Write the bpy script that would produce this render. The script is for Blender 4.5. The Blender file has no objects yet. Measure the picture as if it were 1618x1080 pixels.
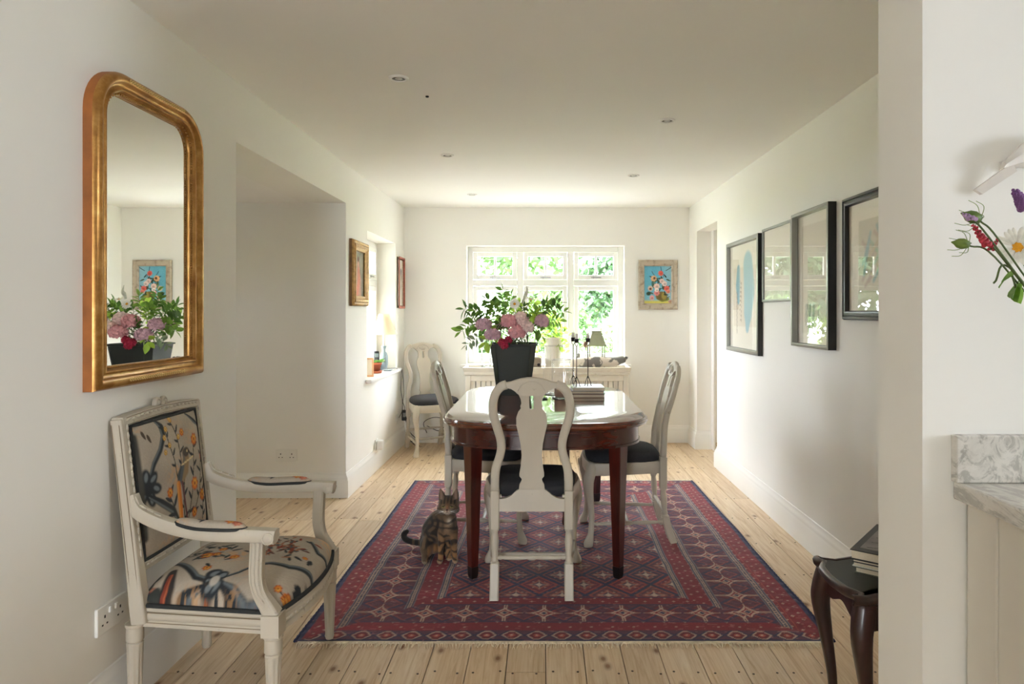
import bpy, bmesh, math, random
import numpy as np
from mathutils import Vector, Matrix

# ---------------------------------------------------------------- camera, world, exposure
scene = bpy.context.scene
COL = scene.collection
random.seed(7)
np.random.seed(7)
PI = math.pi
F_PX = 1079.0            # focal length in pixels of the 1618 px wide frame
VPX, VPY = 857.0, 493.0  # vanishing point of the room's long axis
CAM_H = 1.27

cam_data = bpy.data.cameras.new('camera')
cam_data.sensor_width = 36.0
cam_data.lens = F_PX / 1618.0 * 36.0
cam_data.shift_x = -(VPX - 809.0) / 1618.0
cam_data.shift_y = (VPY - 540.0) / 1618.0
cam_data.clip_start = 0.05
cam = bpy.data.objects.new('camera', cam_data)
cam.location = (0, 0, CAM_H)
cam.rotation_euler = (PI / 2, 0, 0)
COL.objects.link(cam)
scene.camera = cam

world = bpy.data.worlds.new('sky')
scene.world = world
world.use_nodes = True
wn = world.node_tree.nodes
bgn = wn['Background']
bgn.inputs['Color'].default_value = (.88, .95, 1.05, 1)
bgn.inputs['Strength'].default_value = 36.0

vs = scene.view_settings
vs.view_transform = 'Standard'
vs.look = 'None'
vs.gamma = 1.0
vs.use_curve_mapping = False
vs.exposure = 0.38
scene.display_settings.display_device = 'sRGB'
cy = scene.cycles
cy.use_denoising = True
try:
    cy.denoiser = 'OPENIMAGEDENOISE'
except Exception:
    pass
cy.max_bounces = 12
cy.diffuse_bounces = 8
cy.glossy_bounces = 4
cy.transmission_bounces = 8
cy.transparent_max_bounces = 12
cy.caustics_reflective = False
cy.caustics_refractive = False
cy.sample_clamp_indirect = 8.0


def portal(name, loc, rot, sx, sy):
    """sampling guide for sky light at a window opening (emits nothing itself)"""
    l = bpy.data.lights.new(name, 'AREA')
    l.shape = 'RECTANGLE'
    l.size, l.size_y = sx, sy
    l.cycles.is_portal = True
    o = bpy.data.objects.new(name, l)
    o.location = loc
    o.rotation_euler = rot
    COL.objects.link(o)


# room dimensions (metres); camera stands at the origin looking along +Y
XL, XR = -1.35, 1.435
YF = 6.665
ZC = 2.29
HEAD = 2.02
YB = -3.2            # back wall of the kitchen end, behind the camera
XK = 3.2             # right wall of the kitchen end
WX0, WX1, WZ0, WZ1 = -0.741, 0.803, 0.763, 1.92      # far window opening
LY0, LY1, LZ0, LZ1 = 5.26, 6.28, 0.755, 1.90         # left window opening
BX0, BX1, BZ0, BZ1 = -1.2, -0.55, 0.1, 1.95          # window opening behind the camera
KY0, KY1, KZ0, KZ1 = 0.2, 0.8, 1.05, 1.75             # side opening added in the kitchen to brighten the left wall
PY0, PY1, PZ0, PZ1 = 3.62, 3.90, 1.2, 1.5           # opening added at the passage end to brighten the passage
HX0, HX1, HZ0, HZ1 = 2.5, 3.1, 1.2, 2.0              # opening added to let sky light into the room beyond the doorway
portal('daylight_far', ((WX0 + WX1) / 2, YF + .30, (WZ0 + WZ1) / 2), (-PI / 2, 0, 0), WX1 - WX0, WZ1 - WZ0)
portal('daylight_left', (XL - .30, (LY0 + LY1) / 2, (LZ0 + LZ1) / 2), (0, -PI / 2, 0), LZ1 - LZ0, LY1 - LY0)
portal('daylight_behind', ((BX0 + BX1) / 2, YB - .30, (BZ0 + BZ1) / 2), (PI / 2, 0, 0), BX1 - BX0, BZ1 - BZ0)


portal('added_daylight_kitchen', (XK + .30, (KY0 + KY1) / 2, (KZ0 + KZ1) / 2), (0, PI / 2, 0), KZ1 - KZ0, KY1 - KY0)
portal('added_daylight_passage', (-3.7, (PY0 + PY1) / 2, (PZ0 + PZ1) / 2), (0, -PI / 2, 0), PZ1 - PZ0, PY1 - PY0)
portal('added_daylight_hall', ((HX0 + HX1) / 2, YF + .30, (HZ0 + HZ1) / 2), (-PI / 2, 0, 0), HX1 - HX0, HZ1 - HZ0)


# ---------------------------------------------------------------- helpers
def lin(c):
    """sRGB 0-255 (or '#rrggbb') to linear rgba"""
    if isinstance(c, str):
        c = tuple(int(c[i:i + 2], 16) for i in (1, 3, 5))
    out = []
    for v in c[:3]:
        v = v / 255.0
        out.append(v / 12.92 if v <= 0.04045 else ((v + 0.055) / 1.055) ** 2.4)
    return (out[0], out[1], out[2], 1.0)


class NT:
    """tiny helper around a material node tree"""
    def __init__(self, name):
        self.m = bpy.data.materials.new(name)
        self.m.use_nodes = True
        self.n = self.m.node_tree.nodes
        self.l = self.m.node_tree.links
        self.b = self.n['Principled BSDF']

    def new(self, t, **kw):
        n = self.n.new(t)
        for k, v in kw.items():
            if hasattr(n, k):
                setattr(n, k, v)
        return n

    def link(self, a, b):
        self.l.new(a, b)

    def set(self, **kw):
        for k, v in kw.items():
            self.b.inputs[k.replace('_', ' ')].default_value = v

    def coord(self, scale=(1, 1, 1), space='Object', rand=False):
        if space == 'World':
            tc = self.new('ShaderNodeNewGeometry').outputs['Position']
        else:
            tc = self.new('ShaderNodeTexCoord').outputs[space]
        if rand:
            oi = self.new('ShaderNodeObjectInfo')
            ml = self.new('ShaderNodeMath', operation='MULTIPLY')
            ml.inputs[1].default_value = 37.0
            self.link(oi.outputs['Random'], ml.inputs[0])
            ad = self.new('ShaderNodeVectorMath', operation='ADD')
            self.link(tc, ad.inputs[0])
            self.link(ml.outputs[0], ad.inputs[1])
            tc = ad.outputs[0]
        mp = self.new('ShaderNodeMapping')
        mp.inputs['Scale'].default_value = scale
        self.link(tc, mp.inputs['Vector'])
        return mp.outputs[0]

    def noise(self, vec, scale, detail=4, rough=.55, dist=0.0):
        n = self.new('ShaderNodeTexNoise')
        n.inputs['Scale'].default_value = scale
        n.inputs['Detail'].default_value = detail
        n.inputs['Roughness'].default_value = rough
        n.inputs['Distortion'].default_value = dist
        self.link(vec, n.inputs['Vector'])
        return n.outputs['Fac']

    def ramp(self, fac, stops):
        r = self.new('ShaderNodeValToRGB')
        e = r.color_ramp.elements
        while len(e) < len(stops):
            e.new(.5)
        for i, (p, c) in enumerate(stops):
            e[i].position = p
            e[i].color = c if len(c) == 4 else (*c, 1)
        self.link(fac, r.inputs['Fac'])
        return r.outputs['Color']

    def mix(self, fac, a, b, mode='MIX'):
        n = self.new('ShaderNodeMix', data_type='RGBA', blend_type=mode)
        for s, v in ((n.inputs[0], fac), (n.inputs[6], a), (n.inputs[7], b)):
            if hasattr(v, 'links') or hasattr(v, 'is_linked'):
                self.link(v, s)
            else:
                s.default_value = v
        return n.outputs[2]

    def bump(self, h, strength=.2, dist=.002):
        b = self.new('ShaderNodeBump')
        b.inputs['Strength'].default_value = strength
        b.inputs['Distance'].default_value = dist
        self.link(h, b.inputs['Height'])
        self.link(b.outputs[0], self.b.inputs['Normal'])

    def color(self, sock):
        self.link(sock, self.b.inputs['Base Color'])


def paint(name, c, rough=.6, var=.06, scale=6, bump=0.0, metal=0.0, bscale=120, spec=.5, rand=True):
    """plain surface with slight mottling"""
    t = NT(name)
    c = lin(c)
    v = t.coord(rand=rand)
    f = t.noise(v, scale, 5)
    lo = tuple(x * (1 - var) for x in c[:3])
    hi = tuple(min(1, x * (1 + var)) for x in c[:3])
    t.color(t.ramp(f, [(.3, lo), (.7, hi)]))
    t.set(Roughness=rough, Metallic=metal, Specular_IOR_Level=spec)
    if bump:
        t.bump(t.noise(v, bscale, 3), bump, .001)
    return t.m


def worn_paint(name, c, under, rough=.5, scale=14, lo=.60, hi=.72):
    """painted wood rubbed through to a darker ground here and there"""
    t = NT(name)
    v = t.coord(rand=True)
    v2 = t.coord((1, 1, .25), rand=True)
    base = t.ramp(t.noise(v2, 9, 5), [(.3, tuple(x * .9 for x in lin(c)[:3])), (.7, lin(c))])
    wear = t.ramp(t.noise(v, scale, 8, .7), [(lo, (0, 0, 0)), (hi, (1, 1, 1))])
    t.color(t.mix(wear, base, lin(under)))
    t.set(Roughness=rough)
    t.bump(t.noise(v2, 60, 4), .12, .001)
    return t.m


def wood(name, a, b, rough=.35, axis='Z', scale=8, coat=0.0):
    t = NT(name)
    sc = {'X': (.08, 1, 1), 'Y': (1, .08, 1), 'Z': (1, 1, .08)}[axis]
    v = t.coord(sc, rand=True)
    f = t.noise(v, scale * 4, 6, .6, .6)
    t.color(t.ramp(f, [(.3, lin(a)), (.7, lin(b))]))
    t.set(Roughness=rough, Coat_Weight=coat, Coat_Roughness=.08)
    t.bump(f, .06, .001)
    return t.m


def glass(name, c=(255, 255, 255), rough=0.0, ior=1.45):
    """clear glass with real reflections; light passes straight through it"""
    t = NT(name)
    out = t.n['Material Output']
    tr = t.new('ShaderNodeBsdfTransparent')
    tr.inputs['Color'].default_value = lin(c)
    gl = t.new('ShaderNodeBsdfGlossy')
    gl.inputs['Roughness'].default_value = max(rough, .01)
    gl.inputs['Color'].default_value = (1, 1, 1, 1)
    fr = t.new('ShaderNodeFresnel')
    fr.inputs['IOR'].default_value = ior
    mx = t.new('ShaderNodeMixShader')
    ge = t.new('ShaderNodeNewGeometry')
    iv = t.new('ShaderNodeMath', operation='SUBTRACT')
    iv.inputs[0].default_value = 1.0
    t.link(ge.outputs['Backfacing'], iv.inputs[1])
    ml = t.new('ShaderNodeMath', operation='MULTIPLY')
    t.link(fr.outputs[0], ml.inputs[0])
    t.link(iv.outputs[0], ml.inputs[1])
    t.link(ml.outputs[0], mx.inputs[0])
    t.link(tr.outputs[0], mx.inputs[1])
    t.link(gl.outputs[0], mx.inputs[2])
    t.link(mx.outputs[0], out.inputs['Surface'])
    return t.m


def attr_mat(name, rough=.85, var=.12, nscale=160, bump=.3, sheen=0.0, attr='paint'):
    """print woven or painted into a surface: colour read from the mesh, thread noise on top"""
    t = NT(name)
    a = t.new('ShaderNodeAttribute', attribute_name=attr)
    v = t.coord()
    f = t.noise(v, nscale, 3, .6)
    g = t.ramp(f, [(.25, (1 - var,) * 3), (.75, (1 + var,) * 3)])
    t.color(t.mix(1.0, a.outputs['Color'], g, 'MULTIPLY'))
    t.set(Roughness=rough, Sheen_Weight=sheen)
    if bump:
        t.bump(f, bump, .001)
    return t.m


class MB:
    """collects geometry for ONE mesh object"""
    def __init__(self, M=None):
        self.v, self.f = [], []
        self.M = M

    def _p(self, p):
        p = Vector(p)
        return tuple(self.M @ p) if self.M is not None else tuple(p)

    def add(self, vs_, fs_):
        o = len(self.v)
        self.v += [self._p(p) for p in vs_]
        self.f += [tuple(i + o for i in f) for f in fs_]
        return self

    def box(self, x0, x1, y0, y1, z0, z1):
        return self.add([(x0, y0, z0), (x1, y0, z0), (x1, y1, z0), (x0, y1, z0),
                         (x0, y0, z1), (x1, y0, z1), (x1, y1, z1), (x0, y1, z1)],
                        [(0, 3, 2, 1), (4, 5, 6, 7), (0, 1, 5, 4), (1, 2, 6, 5), (2, 3, 7, 6), (3, 0, 4, 7)])

    def rings(self, rings, closed_ring=True, cap=True, closed_path=False):
        n = len(rings[0])
        o = len(self.v)
        for r in rings:
            self.v += [self._p(p) for p in r]
        m = len(rings)
        for i in range(m if closed_path else m - 1):
            a, b = o + i * n, o + ((i + 1) % m) * n
            for j in range(n if closed_ring else n - 1):
                k = (j + 1) % n
                self.f.append((a + j, a + k, b + k, b + j))
        if cap and not closed_path and closed_ring:
            self.f.append(tuple(o + j for j in reversed(range(n))))
            self.f.append(tuple(o + (m - 1) * n + j for j in range(n)))
        return self

    def lathe(self, prof, n=16, c=(0, 0, 0), cap=True):
        """prof: (radius, z) from bottom to top"""
        rr = []
        for r, z in prof:
            r = max(r, 1e-4)
            rr.append([(c[0] + r * math.cos(2 * PI * j / n), c[1] + r * math.sin(2 * PI * j / n), c[2] + z) for j in range(n)])
        return self.rings(rr, cap=cap)

    def sweep(self, path, w, d=None, ref=(0, 1, 0), n=8, power=2.0, cap=True, closed=False):
        """superelliptic section (w across, d along ref) swept on a 3-D path; w, d numbers or lists"""
        P = [Vector(p) for p in path]
        m = len(P)
        W = w if isinstance(w, (list, tuple)) else [w] * m
        D = W if d is None else (d if isinstance(d, (list, tuple)) else [d] * m)
        ref = Vector(ref)
        rr = []
        for i in range(m):
            if closed:
                T = P[(i + 1) % m] - P[i - 1]
            else:
                T = P[min(i + 1, m - 1)] - P[max(i - 1, 0)]
            T.normalize()
            S = T.cross(ref)
            if S.length < 1e-4:
                S = T.cross(Vector((1, 0.01, 0)))
            S.normalize()
            B = S.cross(T)
            ring = []
            for j in range(n):
                a = 2 * PI * (j + .5) / n
                ca, sa = math.cos(a), math.sin(a)
                x = math.copysign(abs(ca) ** (2 / power), ca) * W[i] / 2
                y = math.copysign(abs(sa) ** (2 / power), sa) * D[i] / 2
                ring.append(P[i] + S * x + B * y)
            rr.append(ring)
        return self.rings(rr, cap=cap, closed_path=closed)

    def prism(self, poly, z0, z1):
        n = len(poly)
        vs_ = [(x, y, z0) for x, y in poly] + [(x, y, z1) for x, y in poly]
        fs_ = [tuple(reversed(range(n))), tuple(range(n, 2 * n))]
        fs_ += [(i, (i + 1) % n, n + (i + 1) % n, n + i) for i in range(n)]
        return self.add(vs_, fs_)

    def profile(self, path, prof, closed=False, cap=True):
        """moulding: prof (offset to the left of the path, height) mitred along a 2-D path"""
        P = [Vector((p[0], p[1])) for p in path]
        m = len(P)
        rr = []
        for i in range(m):
            a = P[i] - P[i - 1] if (i > 0 or closed) else None
            b = P[(i + 1) % m] - P[i] if (i < m - 1 or closed) else None
            na = Vector((-a.y, a.x)).normalized() if a is not None else None
            nb = Vector((-b.y, b.x)).normalized() if b is not None else None
            if na is None:
                nn = nb
            elif nb is None:
                nn = na
            else:
                nn = na + nb
                nn = nn / max(nn.length_squared / 2, .15)
            rr.append([(P[i].x + nn.x * o, P[i].y + nn.y * o, z) for o, z in prof])
        return self.rings(rr, cap=cap, closed_path=closed)

    def ball(self, c, r, n=10, m=7):
        r = r if isinstance(r, (tuple, list)) else (r, r, r)
        rr = []
        for i in range(m + 1):
            t = PI * i / m
            s = max(math.sin(t), 1e-3)
            rr.append([(c[0] + r[0] * s * math.cos(2 * PI * j / n), c[1] + r[1] * s * math.sin(2 * PI * j / n),
                        c[2] - r[2] * math.cos(t)) for j in range(n)])
        return self.rings(rr)

    def grid(self, fn, nu, nv):
        o = len(self.v)
        for i in range(nu + 1):
            for j in range(nv + 1):
                self.v.append(self._p(fn(i / nu, j / nv)))
        for i in range(nu):
            for j in range(nv):
                a = o + i * (nv + 1) + j
                self.f.append((a, a + nv + 1, a + nv + 2, a + 1))
        return self

    def build(self, name, mat=None, parent=None, smooth=False, bevel=0.0, subsurf=0, auto=None, loc=None, seg=2, recalc=True):
        me = bpy.data.meshes.new(name)
        me.from_pydata(self.v, [], self.f)
        me.update()
        bm = bmesh.new()
        bm.from_mesh(me)
        if recalc:
            bmesh.ops.recalc_face_normals(bm, faces=bm.faces)
        bm.to_mesh(me)
        bm.free()
        if mat is not None:
            me.materials.append(mat)
        o = bpy.data.objects.new(name, me)
        COL.objects.link(o)
        if parent is not None:
            o.parent = parent
        if loc is not None:
            o.location = loc
        if smooth or auto:
            me.shade_smooth()
            if auto:
                try:
                    me.set_sharp_from_angle(angle=math.radians(auto))
                except Exception:
                    pass
        if bevel:
            b = o.modifiers.new('bevel', 'BEVEL')
            b.width = bevel
            b.segments = seg
            b.limit_method = 'ANGLE'
            b.angle_limit = math.radians(40)
        if subsurf:
            s = o.modifiers.new('subsurf', 'SUBSURF')
            s.levels = s.render_levels = subsurf
        return o


def thing(name, label, cat, loc=(0, 0, 0), rz=0.0, group=None, rot=None):
    o = bpy.data.objects.new(name, None)
    o.empty_display_size = .05
    COL.objects.link(o)
    o.location = loc
    o.rotation_euler = rot if rot else (0, 0, rz)
    o['label'] = label
    o['category'] = cat
    if group:
        o['group'] = group
    return o


def tag(o, label=None, cat=None, group=None, kind=None):
    if label:
        o['label'] = label
    if cat:
        o['category'] = cat
    if group:
        o['group'] = group
    if kind:
        o['kind'] = kind
    return o


def struct(o):
    o['kind'] = 'structure'
    return o


def dup(root, loc, rz, label, group=None):
    r = root.copy()
    COL.objects.link(r)
    r.location = loc
    r.rotation_euler = (0, 0, rz)
    r['label'] = label
    if group:
        r['group'] = group
    for ch in list(root.children):
        c = ch.copy()
        COL.objects.link(c)
        c.parent = r
        for g in list(ch.children):
            d = g.copy()
            COL.objects.link(d)
            d.parent = c
    return r


def inst(src, name, parent, M):
    """another piece that shares src's mesh"""
    o = bpy.data.objects.new(name, src.data)
    COL.objects.link(o)
    o.parent = parent
    o.matrix_local = M
    for md in src.modifiers:
        if md.type == 'BEVEL':
            b = o.modifiers.new('bevel', 'BEVEL')
            b.width, b.segments, b.limit_method, b.angle_limit = md.width, md.segments, 'ANGLE', md.angle_limit
    return o


def set_paint(o, rgb):
    """rgb: (n,3) linear colours, one per vertex"""
    me = o.data
    a = me.color_attributes.new('paint', 'FLOAT_COLOR', 'POINT')
    c = np.ones((len(me.vertices), 4), dtype=np.float32)
    c[:, :3] = rgb
    a.data.foreach_set('color', c.ravel())


def vcoords(o):
    me = o.data
    a = np.empty(len(me.vertices) * 3, dtype=np.float32)
    me.vertices.foreach_get('co', a)
    return a.reshape(-1, 3)


def TR(x=0, y=0, z=0, rx=0, ry=0, rz=0, s=1.0):
    return Matrix.Translation((x, y, z)) @ Matrix.Rotation(rz, 4, 'Z') @ Matrix.Rotation(ry, 4, 'Y') @ Matrix.Rotation(rx, 4, 'X') @ Matrix.Scale(s, 4)


def spline(pts, n=24):
    """Catmull-Rom through points"""
    P = [Vector(p) for p in pts]
    P = [P[0] * 2 - P[1]] + P + [P[-1] * 2 - P[-2]]
    out = []
    m = len(P) - 3
    for i in range(n + 1):
        t = i / n * m
        k = min(int(t), m - 1)
        u = t - k
        a, b, c, d = P[k:k + 4]
        out.append(.5 * ((2 * b) + (c - a) * u + (2 * a - 5 * b + 4 * c - d) * u * u + (3 * b - a - 3 * c + d) * u ** 3))
    return out


def interp(tab, x):
    """linear lookup in [(x, y), ...]"""
    xs = [t[0] for t in tab]
    return float(np.interp(x, xs, [t[1] for t in tab]))


# ---------------------------------------------------------------- numpy painting helpers (for flat prints)
def nlin(c):
    return np.array(lin(c)[:3], dtype=np.float32)


def vnoise(x, y, s, seed=0):
    """cheap smooth value noise"""
    x = x * s
    y = y * s
    xi, yi = np.floor(x).astype(np.int64), np.floor(y).astype(np.int64)
    fx, fy = x - xi, y - yi
    fx, fy = fx * fx * (3 - 2 * fx), fy * fy * (3 - 2 * fy)

    def h(a, b):
        q = (a * 374761393 + b * 668265263 + seed * 982451653) & 0x7fffffff
        q = (q ^ (q >> 13)) * 1274126177 & 0x7fffffff
        return ((q ^ (q >> 16)) & 0xffff) / 65535.0
    return (h(xi, yi) * (1 - fx) + h(xi + 1, yi) * fx) * (1 - fy) + (h(xi, yi + 1) * (1 - fx) + h(xi + 1, yi + 1) * fx) * fy


def blend(rgb, mask, c):
    mask = np.clip(mask, 0, 1)[:, None]
    rgb[:] = rgb * (1 - mask) + (nlin(c) if not isinstance(c, np.ndarray) else c) * mask


def stroke(rgb, x, y, pts, w, c, soft=.3, c2=None):
    """painted ribbon along a polyline; w half width (number or list)"""
    best = np.full(x.shape, 1e9)
    side = np.zeros(x.shape)
    ww = w if isinstance(w, (list, tuple)) else [w] * len(pts)
    for (a, b, w0, w1) in zip(pts[:-1], pts[1:], ww[:-1], ww[1:]):
        ax, ay, bx, by = a[0], a[1], b[0], b[1]
        dx, dy = bx - ax, by - ay
        t = np.clip(((x - ax) * dx + (y - ay) * dy) / max(dx * dx + dy * dy, 1e-12), 0, 1)
        px, py = x - ax - t * dx, y - ay - t * dy
        d = np.hypot(px, py) / (w0 + (w1 - w0) * t)
        s = np.sign(dx * py - dy * px) * d
        m = d < best
        best = np.where(m, d, best)
        side = np.where(m, s, side)
    mask = np.clip((1 + soft / 2 - best) / soft, 0, 1)
    blend(rgb, mask, c)
    if c2 is not None:
        blend(rgb, np.clip((1 - best) / soft, 0, 1) * np.clip(side * 2.2, 0, 1) * .8, c2)


def blob(rgb, x, y, cx, cy_, rx, ry, c, rot=0.0, soft=.3, petals=0, amp=.25, ph=0.0):
    dx, dy = x - cx, y - cy_
    ca, sa = math.cos(rot), math.sin(rot)
    u, v = (dx * ca + dy * sa) / rx, (-dx * sa + dy * ca) / ry
    r = np.hypot(u, v)
    lim = 1.0
    if petals:
        lim = 1 - amp + amp * np.abs(np.cos(np.arctan2(v, u) * petals / 2 + ph))
    blend(rgb, np.clip((lim + soft / 2 - r) / soft, 0, 1), c)


def leaf_print(rgb, x, y, cx, cy_, L, W, rot, c):
    dx, dy = x - cx, y - cy_
    ca, sa = math.cos(rot), math.sin(rot)
    u, v = (dx * ca + dy * sa) / L, (-dx * sa + dy * ca) / W
    w = np.sqrt(np.clip(u * (1 - u), 0, 1)) * (1.2 - .5 * u)
    blend(rgb, np.clip((w - np.abs(v)) / .15, 0, 1) * (u > 0) * (u < 1), c)

# ---------------------------------------------------------------- the room
def wall_material(name, c):
    t = NT(name)
    v = t.coord(space='World')
    t.color(t.ramp(t.noise(v, 1.3, 4), [(.3, tuple(x * .97 for x in lin(c)[:3])), (.7, lin(c))]))
    t.set(Roughness=.85, Specular_IOR_Level=.25)
    t.bump(t.noise(v, 35, 5), .05, .002)
    return t.m


M_wall = wall_material('wall_paint', (244, 242, 236))
M_ceil = wall_material('ceiling_paint', (246, 244, 239))
M_trim = paint('white_gloss_trim', (240, 238, 233), rough=.35, var=.02, scale=3)
M_white = paint('white_plastic', (238, 236, 230), rough=.4, var=.02)
M_black = paint('black_plastic', (22, 22, 22), rough=.45)
M_glass = glass('clear_glass')
M_pane = glass('window_glass', ior=1.3)

T = .30
w = MB()
w.box(XL - T, XL, YB - T, 3.01, -.1, ZC)
w.box(XL - T, XL, 3.01, 4.69, HEAD, ZC)
w.box(XL - T, XL, 4.69, LY0, -.1, ZC)
w.box(XL - T, XL, LY0, LY1, -.1, LZ0 - .03)
w.box(XL - T, XL, LY0, LY1, LZ1, ZC)
w.box(XL - T, XL, LY1, YF + T, -.1, ZC)
struct(w.build('wall_left', M_wall))
# passage that opens off the left side
w = MB()
w.box(-3.4, XL - T, 4.69, 4.69 + .2, -.1, ZC)
w.box(-3.4, XL - T, 2.81, 3.01, -.1, ZC)
w.box(-3.6, -3.4, 2.81, PY0, -.1, ZC)
w.box(-3.6, -3.4, PY1, 4.89, -.1, ZC)
w.box(-3.6, -3.4, PY0, PY1, -.1, PZ0)
w.box(-3.6, -3.4, PY0, PY1, PZ1, ZC)
struct(w.build('wall_passage', M_wall))
struct(MB().box(-3.4, XL - T, 3.01, 4.69, HEAD, HEAD + .12).build('ceiling_passage', M_ceil))

w = MB()
w.box(XL - T, WX0, YF, YF + T, -.1, ZC)
w.box(WX1, XR + T, YF, YF + T, -.1, ZC)
w.box(WX0, WX1, YF, YF + T, -.1, WZ0 - .03)
w.box(WX0, WX1, YF, YF + T, WZ1, ZC)
struct(w.build('wall_far', M_wall))

DY0, DY1 = 5.61, 6.345      # doorway in the right wall
w = MB()
w.box(XR, XR + .13, 1.64, DY0, -.1, ZC)
w.box(XR, XR + .13, DY0, DY1, HEAD, ZC)
w.box(XR, XR + .13, DY1, YF + .05, -.1, ZC)
struct(w.build('wall_right', M_wall))
# room behind the doorway on the right
w = MB()
w.box(XR + T, HX0, YF, YF + T, -.1, ZC)
w.box(HX1, 3.4, YF, YF + T, -.1, ZC)
w.box(HX0, HX1, YF, YF + T, -.1, HZ0)
w.box(HX0, HX1, YF, YF + T, HZ1, ZC)
w.box(3.4, 3.6, 1.5, YF + T, -.1, ZC)
struct(w.build('wall_hall', M_wall))

NX, NY0, NY1 = .807, 1.45, 1.64
struct(MB().box(NX, XK + .4, NY0, NY1, -.1, ZC).build('wall_partition', M_wall))
w = MB()
w.box(XL - T, BX0, YB - T, YB, -.1, ZC)
w.box(BX1, XK + T, YB - T, YB, -.1, ZC)
w.box(BX0, BX1, YB - T, YB, -.1, BZ0)
w.box(BX0, BX1, YB - T, YB, BZ1, ZC)
struct(w.build('wall_near', M_wall))
struct(MB().box(-.40, .90, YB, -1.75, -.016, ZC).build('wall_light_blocker', M_wall))  # unseen block added to keep back-window daylight off the partition face
w = MB()
w.box(XK, XK + T, YB - T, KY0, -.1, ZC)
w.box(XK, XK + T, KY1, NY0, -.1, ZC)
w.box(XK, XK + T, KY0, KY1, -.1, KZ0)
w.box(XK, XK + T, KY0, KY1, KZ1, ZC)
struct(w.build('wall_kitchen', M_wall))
ceil = struct(MB().box(-3.6, 3.7, YB - T, YF + T, ZC, ZC + .2).build('ceiling', M_ceil))

# floor: sub-floor plus single pine boards
t = NT('pale_pine')
vr = t.coord((1, .045, 1), space='World', rand=True)
vk = t.coord((1, .55, 1), space='World', rand=True)
g1 = t.noise(vr, 55, 7, .62, 1.2)
g2 = t.noise(vr, 9, 4, .5, .6)
base = t.ramp(g1, [(.25, lin((192, 164, 130))), (.5, lin((218, 196, 165))), (.75, lin((232, 214, 188)))])
big = t.ramp(g2, [(.3, lin((232, 210, 184))), (.7, lin((248, 238, 224)))])
col = t.mix(.45, base, big, 'MULTIPLY')
col = t.mix(.75, col, t.ramp(g1, [(.3, lin((204, 172, 136))), (.5, lin((228, 205, 175))), (.7, lin((241, 224, 200)))]))
vo = t.new('ShaderNodeTexVoronoi', voronoi_dimensions='2D')
vo.inputs['Scale'].default_value = 4.2
t.link(vk, vo.inputs['Vector'])
knot = t.ramp(vo.outputs['Distance'], [(.022, (.9, .9, .9)), (.045, (.4, .4, .4)), (.085, (0, 0, 0))])
col = t.mix(knot, col, lin((128, 84, 50)))
oi = t.new('ShaderNodeObjectInfo')
tone = t.ramp(oi.outputs['Random'], [(0, (.80, .76, .71)), (.4, (.93, .91, .88)), (.7, (.90, .85, .78)), (1, (1.0, 1.0, 1.0))])
col = t.mix(1.0, col, tone, 'MULTIPLY')
t.color(col)
t.set(Roughness=.42, Specular_IOR_Level=.4)
t.bump(g1, .10, .001)
M_floor = t.m
M_under = paint('dark_gap', (60, 42, 28), rough=.9)
floor = struct(MB().box(-3.5, 3.6, YB - .1, YF + .15, -.1, -.016).build('floor', M_under))
PWID = .1415


def board_mesh():
    return MB().box(-.5, .5, -.5, .5, -.018, 0).build('plank', M_floor, floor)


first = board_mesh()
first_used = False
rb = random.Random(3)
k0 = int((-3.4) / PWID) - 1
nails = MB()
for k in range(k0, int(3.4 / PWID) + 1):
    x = (k + .5) * PWID + .012
    if x < XL - .1:
        spans = (2.9, 4.8)
    elif x > XR + .05:
        spans = (1.6, YF + .1)
    else:
        spans = (-.6, YF + .05)
    y = spans[0]
    cuts = []
    nxt = (1.05, 3.72, 2.41)[k % 3] + rb.choice((0, .45))
    while nxt < spans[1] - .3:
        if nxt > spans[0] + .3:
            cuts.append(nxt)
        nxt += rb.choice((2.7, 3.15))
    edges = [spans[0]] + cuts + [spans[1]]
    for a, b in zip(edges[:-1], edges[1:]):
        if not first_used:
            o = first
            first_used = True
        else:
            o = bpy.data.objects.new('plank', first.data)
            COL.objects.link(o)
            o.parent = floor
        o.location = (x, (a + b) / 2, rb.uniform(-.0006, 0))
        o.scale = (PWID - .0032, b - a - .002, 1)
    for j in range(18):
        yy = -.29 + .45 * j
        if spans[0] < yy < spans[1]:
            for s in (-1, 1):
                nails.lathe([(.0045, -.002), (.0045, .0008)], 6, (x + s * .045 + rb.uniform(-.008, .008), yy + rb.uniform(-.012, .012), 0))
nm = nails.build('nail_heads', paint('iron_nail', (74, 58, 44), rough=.6), floor)
nm['kind'] = 'stuff'

# skirting boards
SK = [(0, 0), (.022, 0), (.022, .115), (.017, .122), (.017, .132), (.012, .142), (.006, .152), (.004, .165), (0, .168)]


def skirting(name, path):
    return struct(MB().profile(path, SK).build(name, M_trim, auto=40))


# path runs so that the room is on the left hand side
skirting('baseboard_left', [(XL, -.8), (XL, 3.0099), (XL - .2, 3.0099)][::-1])
skirting('baseboard_passage', [(-3.4, 4.69), (XL, 4.69), (XL, YF), (XR, YF), (XR, DY1), (XR + .13, DY1)][::-1])
skirting('baseboard_right', [(XR + .13, DY0), (XR, DY0), (XR, NY1), (NX + .15, NY1)][::-1])

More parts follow.
